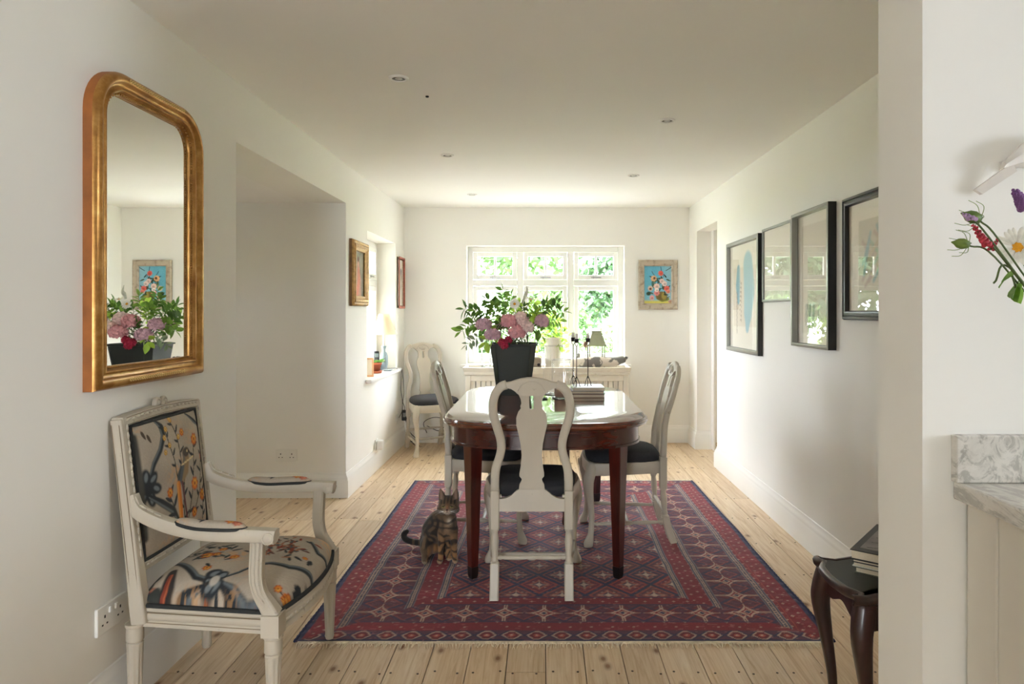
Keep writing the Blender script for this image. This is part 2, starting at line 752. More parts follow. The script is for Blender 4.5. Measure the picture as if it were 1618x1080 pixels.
# far window -------------------------------------------------------------
def casement_window(n, M, W, H, cols, transom, label_open=None):
    """white painted window: frame, mullions, transom, sashes with glazing bars, panes.
    local x across, local z up, local y into the room (negative y = room side)"""
    root = struct(bpy.data.objects.new('window_%d' % n, None))
    COL.objects.link(root)
    root.matrix_world = M
    f = MB()
    fw, fd = .05, .07
    f.box(0, fw, 0, fd, 0, H)
    f.box(W - fw, W, 0, fd, 0, H)
    f.box(fw, W - fw, 0, fd, H - fw, H)
    f.box(fw, W - fw, 0, fd, 0, fw)
    cw = (W - 2 * fw - (cols - 1) * .062) / cols
    xs = []
    for c in range(cols):
        x0 = fw + c * (cw + .062)
        xs.append(x0)
        if c:
            f.box(x0 - .062, x0, 0, fd, fw, H - fw)
        f.box(x0, x0 + cw, 0, fd, transom - .03, transom + .03)
    f.build('window_frame', M_trim, root, bevel=.004)
    for x0 in xs:
        for (z0, z1, top) in ((transom + .03, H - fw, True), (fw, transom - .03, False)):
            s = MB()
            g = .004
            sw = .042
            a, b, c_, d = x0 + g, x0 + cw - g, z0 + g, z1 - g
            y0, y1 = -.012, .04
            s.box(a, a + sw, y0, y1, c_, d)
            s.box(b - sw, b, y0, y1, c_, d)
            s.box(a + sw, b - sw, y0, y1, d - sw, d)
            s.box(a + sw, b - sw, y0, y1, c_, c_ + sw)
            mid = (a + b) / 2
            if top:
                s.box(mid - .011, mid + .011, y0 + .008, y1 - .005, c_ + sw, d - sw)
            so = s.build('sash', M_trim, root, bevel=.004)
            if top:
                MB().box(a + sw - .003, mid - .009, .014, .018, c_ + sw - .003, d - sw + .003).build('pane', M_pane, so)
                MB().box(mid + .009, b - sw + .003, .014, .018, c_ + sw - .003, d - sw + .003).build('pane', M_pane, so)
                MB().box(mid - .05, mid + .05, -.028, -.02, c_ + .012, c_ + .022).box(mid - .03, mid - .02, -.02, -.012, c_ + .008, c_ + .026).build('stay_handle', M_steel, so)
            else:
                MB().box(a + sw - .003, b - sw + .003, .014, .018, c_ + sw - .003, d - sw + .003).build('pane', M_pane, so)
    return root


M_steel = paint('brushed_steel', (170, 168, 162), rough=.3, metal=1.0)
casement_window(1, Matrix.Translation((WX0, YF + .14, WZ0)), WX1 - WX0, WZ1 - WZ0, 3, .80)
ws = MB().box(WX0 - .06, WX1 + .06, YF - .035, YF, WZ0 - .03, WZ0).box(WX0, WX1, YF, YF + .15, WZ0 - .03, WZ0).build('trim_1', M_trim, bevel=.006)
struct(ws)
casement_window(2, Matrix.Translation((XL - .17, LY0, LZ0)) @ Matrix.Rotation(PI / 2, 4, 'Z'), LY1 - LY0, LZ1 - LZ0, 2, .78)
ws = MB().box(XL, XL + .045, LY0 - .05, LY1 + .05, LZ0 - .03, LZ0).box(XL - .18, XL, LY0, LY1, LZ0 - .03, LZ0).build('trim_2', M_trim, bevel=.006)
struct(ws)
# door lining of the right hand doorway
d = MB()
d.box(XR + .132, XR + .152, DY1 - .09, DY1 + .02, 0, HEAD + .05)
d.box(XR + .132, XR + .152, DY0 - .02, DY0 + .0, 0, HEAD + .05)
d.box(XR + .132, XR + .152, DY0, DY1, HEAD, HEAD + .08)
struct(d.build('trim_3', M_trim, bevel=.004))
hw = MB().box(XR + .13, XR + .20, 6.42, 6.60, 0, 2.0)
# bar across the added passage opening, then the window frame behind the camera
f = MB()
f.box(-3.53, -3.48, (PY0 + PY1) / 2 - .01, (PY0 + PY1) / 2 + .01, PZ0, PZ1)
struct(f.build('window_5', M_trim))
f = MB()
for i in range(4):
    x = BX0 + (BX1 - BX0) * i / 3
    f.box(max(BX0, x - .02), min(BX1, x + .02), YB - .15, YB - .09, BZ0, BZ1)
f.box(BX0, BX1, YB - .15, YB - .09, BZ0, BZ0 + .05)
f.box(BX0, BX1, YB - .15, YB - .09, BZ1 - .05, BZ1)
struct(f.build('window_3', M_trim))

# recessed ceiling lights -------------------------------------------------
M_lamp_in = paint('downlight_reflector', (150, 146, 138), rough=.25, metal=.7)
for i, (x, y, lb) in enumerate([
        (-.626, 2.975, 'round recessed ceiling light nearest the mirror wall, largest in view'),
        (.663, 3.63, 'round recessed ceiling light nearest the framed pictures on the right'),
        (-.617, 4.435, 'round recessed ceiling light, middle one of the left row'),
        (.679, 5.09, 'round recessed ceiling light, far one of the right row'),
        (-.608, 5.91, 'round recessed ceiling light closest to the far window wall')]):
    r = thing('ceiling_light', lb, 'ceiling light', (x, y, ZC), group='recessed ceiling lights')
    MB().lathe([(.030, -.001), (.0302, -.007), (.040, -.008), (.043, -.004), (.0435, 0)], 28, cap=False).build('bezel', M_white, r, smooth=True)
    MB().lathe([(.030, -.003), (.026, -.0005)], 24, cap=True).build('reflector', M_lamp_in, r, smooth=True)
    MB().lathe([(.016, -.0045), (.015, -.001)], 20).build('bulb', paint('frosted_lamp', (205, 202, 192), rough=.3), r, smooth=True)
det = MB().lathe([(.006, -.006), (.008, -.004), (.008, 0)], 12).build('sensor_dot', M_black)
det.location = ((675 - VPX) / F_PX * 1100 / (VPY - 152), 1100 / (VPY - 152), ZC)
tag(det, 'tiny dark round dot on the ceiling near the recessed lights', 'sensor')

# electrical fittings -----------------------------------------------------
def socket(M, label, kind='double', group=None):
    """plate in local xz plane, room side is -y"""
    r = thing('wall_socket' if kind != 'switch' else 'light_switch', label, 'socket' if kind != 'switch' else 'light switch', group=group)
    r.matrix_world = M
    wd = .146 if kind == 'double' else .086
    MB().box(-wd / 2, wd / 2, -.010, 0, -.043, .043).build('plate', M_white, r, bevel=.003)
    if kind == 'double':
        for s in (-1, 1):
            h = MB()
            h.box(s * .038 - .003, s * .038 + .003, -.0105, -.009, .004, .013)
            for q in (-1, 1):
                h.box(s * .038 + q * .011 - .0035, s * .038 + q * .011 + .0035, -.0105, -.009, -.017, -.012)
            h.build('pin_hole', M_black, r)
            MB().box(s * .014 - .006, s * .014 + .006, -.015, -.009, .012, .030).build('rocker', M_white, r, bevel=.002)
    else:
        for s in (-1, 1):
            MB().box(s * .014 - .009, s * .014 + .009, -.0135, -.009, -.015, .015).build('rocker', M_white, r, bevel=.002)
    return r


socket(TR(-1.756, 4.69, .29), 'white double wall socket low on the passage wall')
socket(TR(XL, 2.13, .33, rz=PI / 2), 'white double wall socket behind the floral armchair')
socket(TR(XR, 5.35, 1.265, rz=-PI / 2), 'white light switch beside the first framed picture', 'switch')
p = thing('plug_in_unit', 'white plug-in box low on the wall below the small window', 'plug', (XL, 5.53, .20))
MB().box(.002, .012, -.043, .043, -.043, .043).build('plate', M_white, p, bevel=.003)
MB().box(.012, .062, -.036, .036, -.040, .036).build('housing', M_white, p, bevel=.012)

# garden outside ----------------------------------------------------------
def leaf_mat(name, a, b, trans=.35, rough=.5):
    t = NT(name)
    v = t.coord(rand=True)
    oi_ = t.new('ShaderNodeObjectInfo')
    t.color(t.ramp(t.noise(v, 5, 3), [(.35, lin(a)), (.65, lin(b))]))
    t.set(Roughness=rough)
    out = t.n['Material Output']
    tl = t.new('ShaderNodeBsdfTranslucent')
    c2 = tuple(min(1, x * 1.2) for x in lin(b)[:3]) + (1,)
    tl.inputs['Color'].default_value = c2
    mx = t.new('ShaderNodeMixShader')
    mx.inputs[0].default_value = trans
    t.link(t.b.outputs[0], mx.inputs[1])
    t.link(tl.outputs[0], mx.inputs[2])
    t.link(mx.outputs[0], out.inputs['Surface'])
    return t.m


M_lawn = paint('lawn_grass', (138, 146, 98), rough=.9, var=.25, scale=3)
struct(MB().box(-30, 30, YF + T + .02, 45, -.35, -.3).box(-30, -9, -20, YF + T + .02, -.35, -.3).build('ground_lawn', M_lawn))
struct(MB().box(-8, 11, YB - 12, YB - T - .02, -.35, -.299).box(-9, -3.62, YB, 10.4, -.35, -.298).box(-3.62, XL - T - .02, 4.9, 10.4, -.35, -.298).box(XL - T - .02, 6.5, YF + T + .02, 10.4, -.35, -.298).build('ground_bounce', paint('pale_bounce_ground', (204, 202, 197), rough=.9, var=.1)))  # unseen pale ground added to bounce sky light into the rooms
M_gl = [leaf_mat('garden_leaf_deep', (36, 58, 34), (60, 86, 50), .15), leaf_mat('garden_leaf_mid', (50, 76, 38), (78, 108, 58), .15),
        leaf_mat('garden_leaf_pale', (76, 102, 58), (112, 138, 86), .15)]
M_bark = paint('bark', (92, 76, 60), rough=.9, var=.2, bump=.4)


def shrub(name, label, cat, c, r, h, n, size, mi, seed, trunk=0.0):
    rs = np.random.RandomState(seed)
    root = thing(name, label, cat, (c[0], c[1], -.3), group='garden beyond the far window')
    lobes = [(rs.uniform(-.55, .55) * r, rs.uniform(-.5, .5) * r, trunk + rs.uniform(.25, .85) * h, rs.uniform(.35, .6)) for _ in range(9)]
    V = []
    Fs = []
    for i in range(n):
        lx, ly, lz, lr = lobes[rs.randint(9)]
        d = rs.normal(size=3)
        d /= np.linalg.norm(d) + 1e-6
        rad = lr * (rs.uniform(.55, 1.0))
        p = np.array([lx + d[0] * rad * r, ly + d[1] * rad * r, lz + d[2] * rad * h * .5])
        if p[2] < .03:
            p[2] = rs.uniform(.03, .4)
        u = rs.normal(size=3)
        u /= np.linalg.norm(u)
        w_ = np.cross(u, rs.normal(size=3))
        w_ /= np.linalg.norm(w_) + 1e-6
        s = size * rs.uniform(.6, 1.3)
        k = len(V)
        V += [p - u * s, p + w_ * s * .45, p + u * s, p - w_ * s * .45]
        Fs.append((k, k + 1, k + 2, k + 3))
    m = MB()
    m.v = [tuple(q) for q in V]
    m.f = Fs
    fo = m.build('foliage', M_gl[mi], root)
    fo['kind'] = 'stuff'
    st = MB()
    for q in range(4 if not trunk else 1):
        a = rs.uniform(0, 6.28)
        top = (lobes[q][0], lobes[q][1], lobes[q][2])
        st.sweep(spline([(math.cos(a) * .05, math.sin(a) * .05, 0), (top[0] * .4, top[1] * .4, top[2] * .5), top], 6), [.09 * (1 + trunk), .06, .05, .04, .035, .03, .02], n=6)
    st.build('trunk' if trunk else 'stem', M_bark, root)
    return root


shrub('garden_tree', 'tall leafy tree behind the upper left panes of the far window', 'tree', (-3.6, 15.5), 2.4, 5.4, 5200, .13, 0, 1, 1.2)
shrub('garden_tree', 'broad pale tree seen through the middle panes of the far window', 'tree', (.2, 20.5), 3.0, 6.6, 5200, .16, 1, 2, 1.4)
shrub('garden_tree', 'dark tree seen through the right lower pane, behind the lantern', 'tree', (2.1, 15.6), 1.3, 3.4, 4600, .10, 0, 3, .9)
shrub('garden_tree', 'pale green tree far at the right edge of the far window', 'tree', (7.4, 22), 3.2, 7.4, 4200, .18, 2, 4, 1.5)
shrub('garden_shrub', 'low rounded shrub just outside the right lower pane', 'shrub', (1.25, 11.4), .8, 1.55, 4200, .055, 2, 5)
shrub('garden_shrub', 'pale low shrub outside behind the flower planter', 'shrub', (-.9, 12.6), 1.1, 1.5, 3600, .07, 2, 6)
shrub('garden_shrub', 'leafy shrub outside the left lower pane', 'shrub', (-3.3, 11.6), 1.2, 1.9, 3600, .07, 1, 7)
shrub('garden_tree', 'wide garden tree standing left of the far window view', 'tree', (-8.5, 19), 3.2, 6.5, 4200, .17, 1, 9, 1.2)
shrub('garden_hedge', 'tall pale hedge at the end of the garden, left stretch', 'hedge', (-6.5, 29), 3.2, 4.6, 5200, .17, 2, 21)
shrub('garden_hedge', 'tall pale hedge at the end of the garden, middle stretch', 'hedge', (.6, 29.5), 3.2, 4.4, 5200, .17, 2, 22)
shrub('garden_hedge', 'tall pale hedge at the end of the garden, right stretch', 'hedge', (7.8, 29), 3.2, 4.6, 5200, .17, 2, 23)
shrub('garden_shrub', 'small mid-green shrub between the planter view and the lantern view outside', 'shrub', (.25, 14.2), .8, 1.6, 3000, .07, 1, 24)
# ---------------------------------------------------------------- rug
RX0, RX1, RY0, RY1 = -.95, 1.125, 2.625, 5.13
RUGZ = .006


def rug_paint(x, y):
    """woven pattern; x 0..W across, y 0..L from the near end (metres)"""
    W, L = RX1 - RX0, RY1 - RY0
    red, deep, navy = nlin((128, 24, 40)), nlin((106, 22, 38)), nlin((34, 34, 70))
    cream, rust, plum, grey = nlin((196, 166, 146)), nlin((172, 74, 62)), nlin((86, 40, 62)), nlin((128, 116, 122))
    n = x.size
    rgb = np.empty((n, 3), dtype=np.float32)
    rgb[:] = red
    ex = np.minimum(x, W - x)            # distance from long sides
    ey = np.minimum(y, L - y)            # distance from ends
    hx, hy = .52, .41

    def put(mask, c, k=1.0):
        m = np.clip(mask.astype(np.float32), 0, 1)[:, None] * k
        rgb[:] = rgb * (1 - m) + c * m

    # position measured along the borders
    side = (ex * hy < ey * hx)
    dist = np.where(side, ex / hx, ey / hy)
    along = np.where(side, y, x)
    # dotted outer band
    def dots(mask, sp, c, sz=.012, off=0.0, v=None):
        v = np.where(side, ex, ey) if v is None else v
        a = (along / sp) % 1 - .5
        b = ((v + off) / (sp * .55)) % 1 - .5
        row = np.floor((v + off) / (sp * .55)) % 2
        a = ((along / sp + row * .5) % 1) - .5
        put(mask & (np.abs(a) * sp * 1.0 + np.abs(b) * sp * .55 < sz), c, .75)
    fld = (ex > hx) & (ey > hy)
    sb = side & ~fld
    eb = ~side & ~fld
    # --- end borders
    m = eb & (ey < .088)
    put(m, plum)
    a = (x / .098) % 1 - .5
    v = (ey - .046)
    hexa = np.maximum(np.abs(a) * .098 + np.abs(v) * .75, np.abs(v) * 1.15)
    put(m & (hexa < .040), cream, .8)
    put(m & (hexa < .031), deep)
    put(m & (hexa < .015), rust)
    put(m & (hexa < .006), cream)
    a2 = (x / .098 + .5) % 1 - .5
    put(m & (np.abs(np.abs(a2) * .098 - np.abs(v)) < .005), navy, .9)
    put(m & (ey < .012), navy)
    m = eb & (ey > .088) & (ey < .165)
    dots(m, .085, cream, .009)
    put(eb & (np.abs(ey - .165) < .008), navy, .8)
    # --- side borders
    m = sb & (ex < .125)
    dots(m, .062, cream, .008)
    put(m & (np.abs(ex - .105) < .003), rust, .7)
    put(m & ((np.floor(along / .03 + ex / .02) % 4) == 0), deep, .35)
    for c in (.142, .375, .50):
        q = sb & (np.abs(ex - c) < .0185)
        put(q, navy)
        put(q & (np.abs(np.abs(ex - c) - .006) < .0028), cream, .8)
        put(q & (np.abs(((along / .018) % 1) - .5) < .2) & (np.abs(ex - c) < .004), cream, .7)
        put(q & (np.abs(np.abs(ex - c) - .0165) < .0025), grey, .9)
    # --- star border, turning the corners
    sv = np.where(side, ex - .26, ey - .245)
    half = np.where(side, .098, .078)
    st = ((side & (np.abs(ex - .26) < .098)) | (~side & (np.abs(ey - .245) < .078))) & ~fld
    put(st, deep)
    sp = .166
    ac = np.where(side, y - L / 2, x - W / 2)
    ph = (ac / sp + np.where(side, .5, 0)) % 1 - .5
    pa = ph * sp
    k = np.floor(ac / sp + np.where(side, .5, 0)) % 2
    tri = np.abs(np.abs(pa) / (sp / 2) - (1 - np.abs(sv) / half))
    put(st & (np.abs(pa) / (sp / 2) > 1 - np.abs(sv) / half), plum, .75)
    put(st & (tri < .05), navy, .5)
    put(st & (np.abs(tri - .28) < .03), grey, .2)
    put(st & (np.abs(np.abs(pa) / (sp / 2) + np.abs(sv) / half - .62) < .05), navy, .6)
    put(st & (np.abs(np.abs(pa) / (sp / 2) - np.abs(sv) / half) < .10), navy, .8)
    put(st & (np.abs(np.abs(pa) / (sp / 2) - np.abs(sv) / half - .22) < .05), rust, .5)
    body = (np.abs(pa) / .060) ** .72 + (np.abs(sv) / .050) ** .72
    put(st & (body < 1.0), red)
    put(st & (body > .80) & (body < 1.05), cream, .9)
    put(st & (np.abs(sv) < .003) & (np.abs(pa) > .05) & (np.abs(pa) < .078), cream, .7)
    put(st & (np.abs(pa) + np.abs(sv) < .020), cream)
    put(st & (np.abs(pa) + np.abs(sv) < .013), navy)
    put(st & (np.abs(np.abs(pa) - .005) < .0025) & (np.abs(sv) > .03), cream, .9)
    # --- inner red bands
    m = (sb & (ex > .395) & (ex < .48)) | (eb & (ey > .33) & (ey < .40))
    put(m, red)
    dots(m, .062, cream, .0075)
    put(eb & (np.abs(ey - .328) < .006), navy, .9)
    put(eb & (np.abs(ey - .404) < .005), navy, .9)
    # --- field of diamonds
    dx, dy = .1035 * 2, .118 * 2
    u = (x - W / 2) / dx
    w_ = (y - L / 2) / dy
    p, q = u + w_, u - w_
    fp, fq = p - np.floor(p) - .5, q - np.floor(q) - .5
    ip, iq = np.floor(p), np.floor(q)
    dm = np.maximum(np.abs(fp), np.abs(fq))
    kind = (ip + 2 * iq) % 3
    base = np.where((kind == 0)[:, None], nlin((124, 38, 50)), np.where((kind == 1)[:, None], nlin((66, 38, 62)), nlin((112, 58, 60))))
    rgb[fld] = base[fld]
    put(fld & (dm > .455), navy)
    put(fld & (np.abs(dm - .40) < .022), rust, .65)
    put(fld & (np.abs(dm - .33) < .016), navy, .6)
    cx, cy = (fp + fq) * dx / 2, (fp - fq) * dy / 2
    star = (np.abs(cx) ** .75 + np.abs(cy) ** .75) ** (1 / .75)
    put(fld & (star < .062), np.where((kind == 1)[:, None], rust, navy)[0] * 0 + nlin((168, 92, 76)), .8)
    put(fld & (star < .042), navy, .8)
    put(fld & (star < .024), cream)
    put(fld & (np.abs(cx) < .004) & (np.abs(cy) < .05), cream, .55)
    put(fld & (np.abs(cy) < .004) & (np.abs(cx) < .045), cream, .55)
    sat = np.minimum(np.hypot(np.abs(fp) - .26, fq), np.hypot(np.abs(fq) - .26, fp))
    put(fld & (sat < .035), cream, .5)
    # selvedge
    put((ex < .022), navy)
    put((ex < .022) & ((np.floor(y / .03) % 2) == 0), nlin((70, 66, 104)), .5)
    # weft irregularity and abrash
    ab = .74 + .34 * vnoise(x * .25, y, 9, 3) * (.6 + .4 * vnoise(x, y, 60, 5)) + .16 * (vnoise(x * .12, y, 90, 13) - .5)
    knit = .86 + .28 * vnoise(x, y, 230, 9)
    fleck = vnoise(x * .35, y, 150, 17) > .86
    rgb[fleck] = rgb[fleck] * .6 + nlin((190, 130, 120)) * .4
    rgb *= (ab * knit)[:, None]
    return rgb


def rug_height(x, y):
    W = RX1 - RX0
    h = .0016 * vnoise(x, y, 5, 11) + .0008 * np.sin(y * 90 + 3 * vnoise(x, y, 4, 2)) * np.clip(1 - np.minimum(x, W - x) / .35, 0, 1)
    e = np.exp(-((x - .17) ** 2 + (y - .02) ** 2) / .006) * .0012
    return h + e


M_rug = attr_mat('wool_rug', rough=.95, var=.22, nscale=420, bump=.5, sheen=.1)
rug = thing('oriental_rug', 'red and navy patterned oriental rug under the dining table', 'rug', (RX0, RY0, 0))
nu, nv = 415, 502
gx, gy = np.meshgrid(np.linspace(0, RX1 - RX0, nu + 1), np.linspace(0, RY1 - RY0, nv + 1), indexing='ij')
fx, fy = gx.ravel(), gy.ravel()
wob = .010 * (vnoise(fy, fy * 0, 3, 4) - .5) + .004 * (vnoise(fy, fy * 0, 14, 6) - .5)
V = np.stack([fx + wob, fy + .006 * (vnoise(fx, fx * 0, 4, 8) - .5), RUGZ + rug_height(fx, fy) - .004 * (fx * 0)], 1)
idx = np.arange((nu + 1) * (nv + 1)).reshape(nu + 1, nv + 1)
Q = np.stack([idx[:-1, :-1], idx[1:, :-1], idx[1:, 1:], idx[:-1, 1:]], -1).reshape(-1, 4)
me = bpy.data.meshes.new('pile')
me.vertices.add(len(V))
me.vertices.foreach_set('co', V.astype(np.float32).ravel())
me.loops.add(Q.size)
me.loops.foreach_set('vertex_index', Q.astype(np.int32).ravel())
me.polygons.add(len(Q))
me.polygons.foreach_set('loop_start', np.arange(0, Q.size, 4, dtype=np.int32))
me.update(calc_edges=True)
me.shade_smooth()
me.materials.append(M_rug)
pile = bpy.data.objects.new('pile', me)
COL.objects.link(pile)
pile.parent = rug
set_paint(pile, rug_paint(fx, fy))
b = MB()
ringp = [(0, 0), (RX1 - RX0, 0), (RX1 - RX0, RY1 - RY0), (0, RY1 - RY0)]
b.prism([(.003, .003), (RX1 - RX0 - .003, .003), (RX1 - RX0 - .003, RY1 - RY0 - .003), (.003, RY1 - RY0 - .003)], .0008, RUGZ - .001)
b.build('backing', paint('rug_backing', (70, 40, 52), rough=1), rug)
# corded selvedge: twisted bumps down both long sides
M_cord = paint('navy_cord', (44, 46, 76), rough=.95, var=.25, scale=60)
for xx in (0.0, RX1 - RX0):
    cord = MB()
    path, wd = [], []
    for i in range(170):
        yy = (RY1 - RY0) * i / 169
        wv = float(.010 * (vnoise(np.array([yy]), np.array([0.0]), 3, 4) - .5)[0])
        path.append((xx + wv, yy, .0048))
        wd.append(.012 + .005 * (i % 2))
    cord.sweep(path, wd, [.008] * 170, ref=(0, 0, 1), n=6)
    cord.build('selvedge', M_cord, rug, smooth=True)
fr = MB()
rf = random.Random(5)
for end, sgn in ((0.0, -1), (RY1 - RY0, 1)):
    fr.box(.01, RX1 - RX0 - .01, end - .012 if sgn < 0 else end - .002, end + .002 if sgn < 0 else end + .012, .002, .0065)
    k = 0
    while k < 300:
        x0 = .012 + (RX1 - RX0 - .024) * k / 299
        L = rf.uniform(.022, .05)
        dxx = rf.uniform(-.012, .012)
        fr.sweep([(x0, end + sgn * .008, .006), (x0 + dxx * .5, end + sgn * (.008 + L * .5), .006), (x0 + dxx, end + sgn * (.008 + L), .003)], [.004, .004, .0025], ref=(0, 0, 1), n=4)
        k += 1
fo = fr.build('fringe', paint('cream_fringe', (230, 216, 190), rough=1, var=.2, scale=40), rug)
fo['kind'] = 'stuff'
RT = RUGZ + .0036    # standing height on the rug

# ---------------------------------------------------------------- dining table
M_mahog = wood('polished_mahogany', (44, 14, 9), (80, 28, 16), rough=.25, axis='X', scale=6, coat=.6)
M_mahog_leg = wood('mahogany_leg', (46, 12, 8), (84, 26, 15), rough=.3, axis='Z', scale=7, coat=.4)
t = NT('mahogany_top')
v = t.coord((.06, 1, 1))
f1 = t.noise(v, 40, 6, .6, .8)
t.color(t.ramp(f1, [(.3, lin((58, 24, 14))), (.55, lin((92, 42, 24))), (.75, lin((116, 60, 36)))]))
t.set(Roughness=.16, Coat_Weight=.8, Coat_Roughness=.05, Specular_IOR_Level=.6)
t.bump(t.noise(t.coord((1, 1, 1)), 7, 3), .02, .002)
M_top = t.m
TX, TY, TZ = .015, 3.90, .766
table = thing('dining_table', 'dark polished mahogany extending dining table on tapered legs', 'table', (TX, TY, RT))
TA, TB, TE = .51, .83, .40


def half_outline(off, sgn, n=28, gap=.0006):
    pts = []
    for i in range(n + 1):
        a = PI * i / n
        c, s = math.cos(a), math.sin(a)
        x = math.copysign(abs(c) ** (2 / 2.8), c) * (TA + off)
        y = (TB - TE) + abs(s) ** (2 / 2.8) * (TE + off)
        pts.append((x, y))
    pts = [(TA + off, gap)] + pts + [(-TA - off, gap)]
    return [(x * sgn, y * sgn) for x, y in pts]


tz = TZ - RT
for sgn in (-1, 1):
    m = MB()
    m.rings([[(x, y, z) for x, y in half_outline(o, sgn)] for o, z in
             ((-.035, tz - .036), (-.012, tz - .034), (-.003, tz - .028), (0, tz - .020), (-.003, tz - .013), (-.010, tz - .011), (-.0105, tz - .009), (-.012, tz - .003), (-.016, tz))])
    m.build('table_top', M_top, table, auto=35)
m = MB()
for sgn in (-1, 1):
    o_, i_ = half_outline(-.045, sgn), half_outline(-.065, sgn)
    for (oo, zz) in ((o_, None),):
        rr = []
        for (ox, oy), (ix, iy) in zip(o_, i_):
            rr.append([(ox, oy, tz - .036), (ix, iy, tz - .036), (ix, iy, tz - .122), (ox, oy, tz - .122)])
        m.rings(rr)
m.build('apron', M_mahog, table, auto=35)
m = MB()
for sgn in (-1, 1):
    for z in (tz - .114,):
        rr = []
        for (ox, oy), (ix, iy) in zip(half_outline(-.039, sgn), half_outline(-.05, sgn)):
            rr.append([(ox, oy, z), (ix, iy, z), (ix, iy, z - .010), (ox, oy, z - .010)])
        m.rings(rr)
m.build('apron_bead', M_mahog, table, auto=35)
M_tip = paint('black_leg_tip', (24, 16, 14), rough=.4)
for sx, sy in ((-1, -1), (1, -1), (-1, 1), (1, 1)):
    M = TR(sx * .345, sy * .655, 0, rz=sx * sy * math.radians(38))
    lg = MB(M)
    rr = []
    for z, h in ((.055, .019), (.30, .025), (tz - .15, .033), (tz - .037, .034)):
        rr.append([(-h, -h, z), (h, -h, z), (h, h, z), (-h, h, z)])
    lg.rings(rr)
    lo = lg.build('leg', M_mahog_leg, table, bevel=.003)
    rr = []
    for z, h in ((0, .014), (.012, .0175), (.055, .0193)):
        rr.append([(-h, -h, z), (h, -h, z), (h, h, z), (-h, h, z)])
    MB(M).rings(rr).build('foot_tip', M_tip, lo)
ml = MB(TR(.125, .16, 0))
ml.lathe([(.022, 0), (.026, .02), (.020, .05), (.022, .30), (.024, tz - .19), (.032, tz - .17), (.026, tz - .155), (.034, tz - .14), (.034, tz - .037)], 10)
ml.build('centre_leg', M_mahog_leg, table)

# ---------------------------------------------------------------- white carved dining chairs
M_chair = worn_paint('cream_chair_paint', (200, 190, 172), (134, 114, 90), rough=.42, scale=16, lo=.64, hi=.78)
M_seat = paint('charcoal_seat_fabric', (44, 44, 47), rough=.9, var=.15, scale=60, bump=.3, bscale=500)
YB_TAB = [(0, -.262), (.06, -.238), (.15, -.215), (.30, -.205), (.45, -.205), (.60, -.214), (.70, -.232), (.80, -.258), (.90, -.287), (.98, -.305)]


def yb(z):
    return interp(YB_TAB, z)


def plate(m, rows, th, front=0.0):
    """flat shaped board in the plane of the chair back: rows (z, x0, x1)"""
    rr = []
    for z, x0, x1 in rows:
        y = yb(z)
        rr.append([(x0, y - th / 2 - front, z), (x1, y - th / 2 - front, z), (x1, y + th / 2, z), (x0, y + th / 2, z)])
    m.rings(rr)


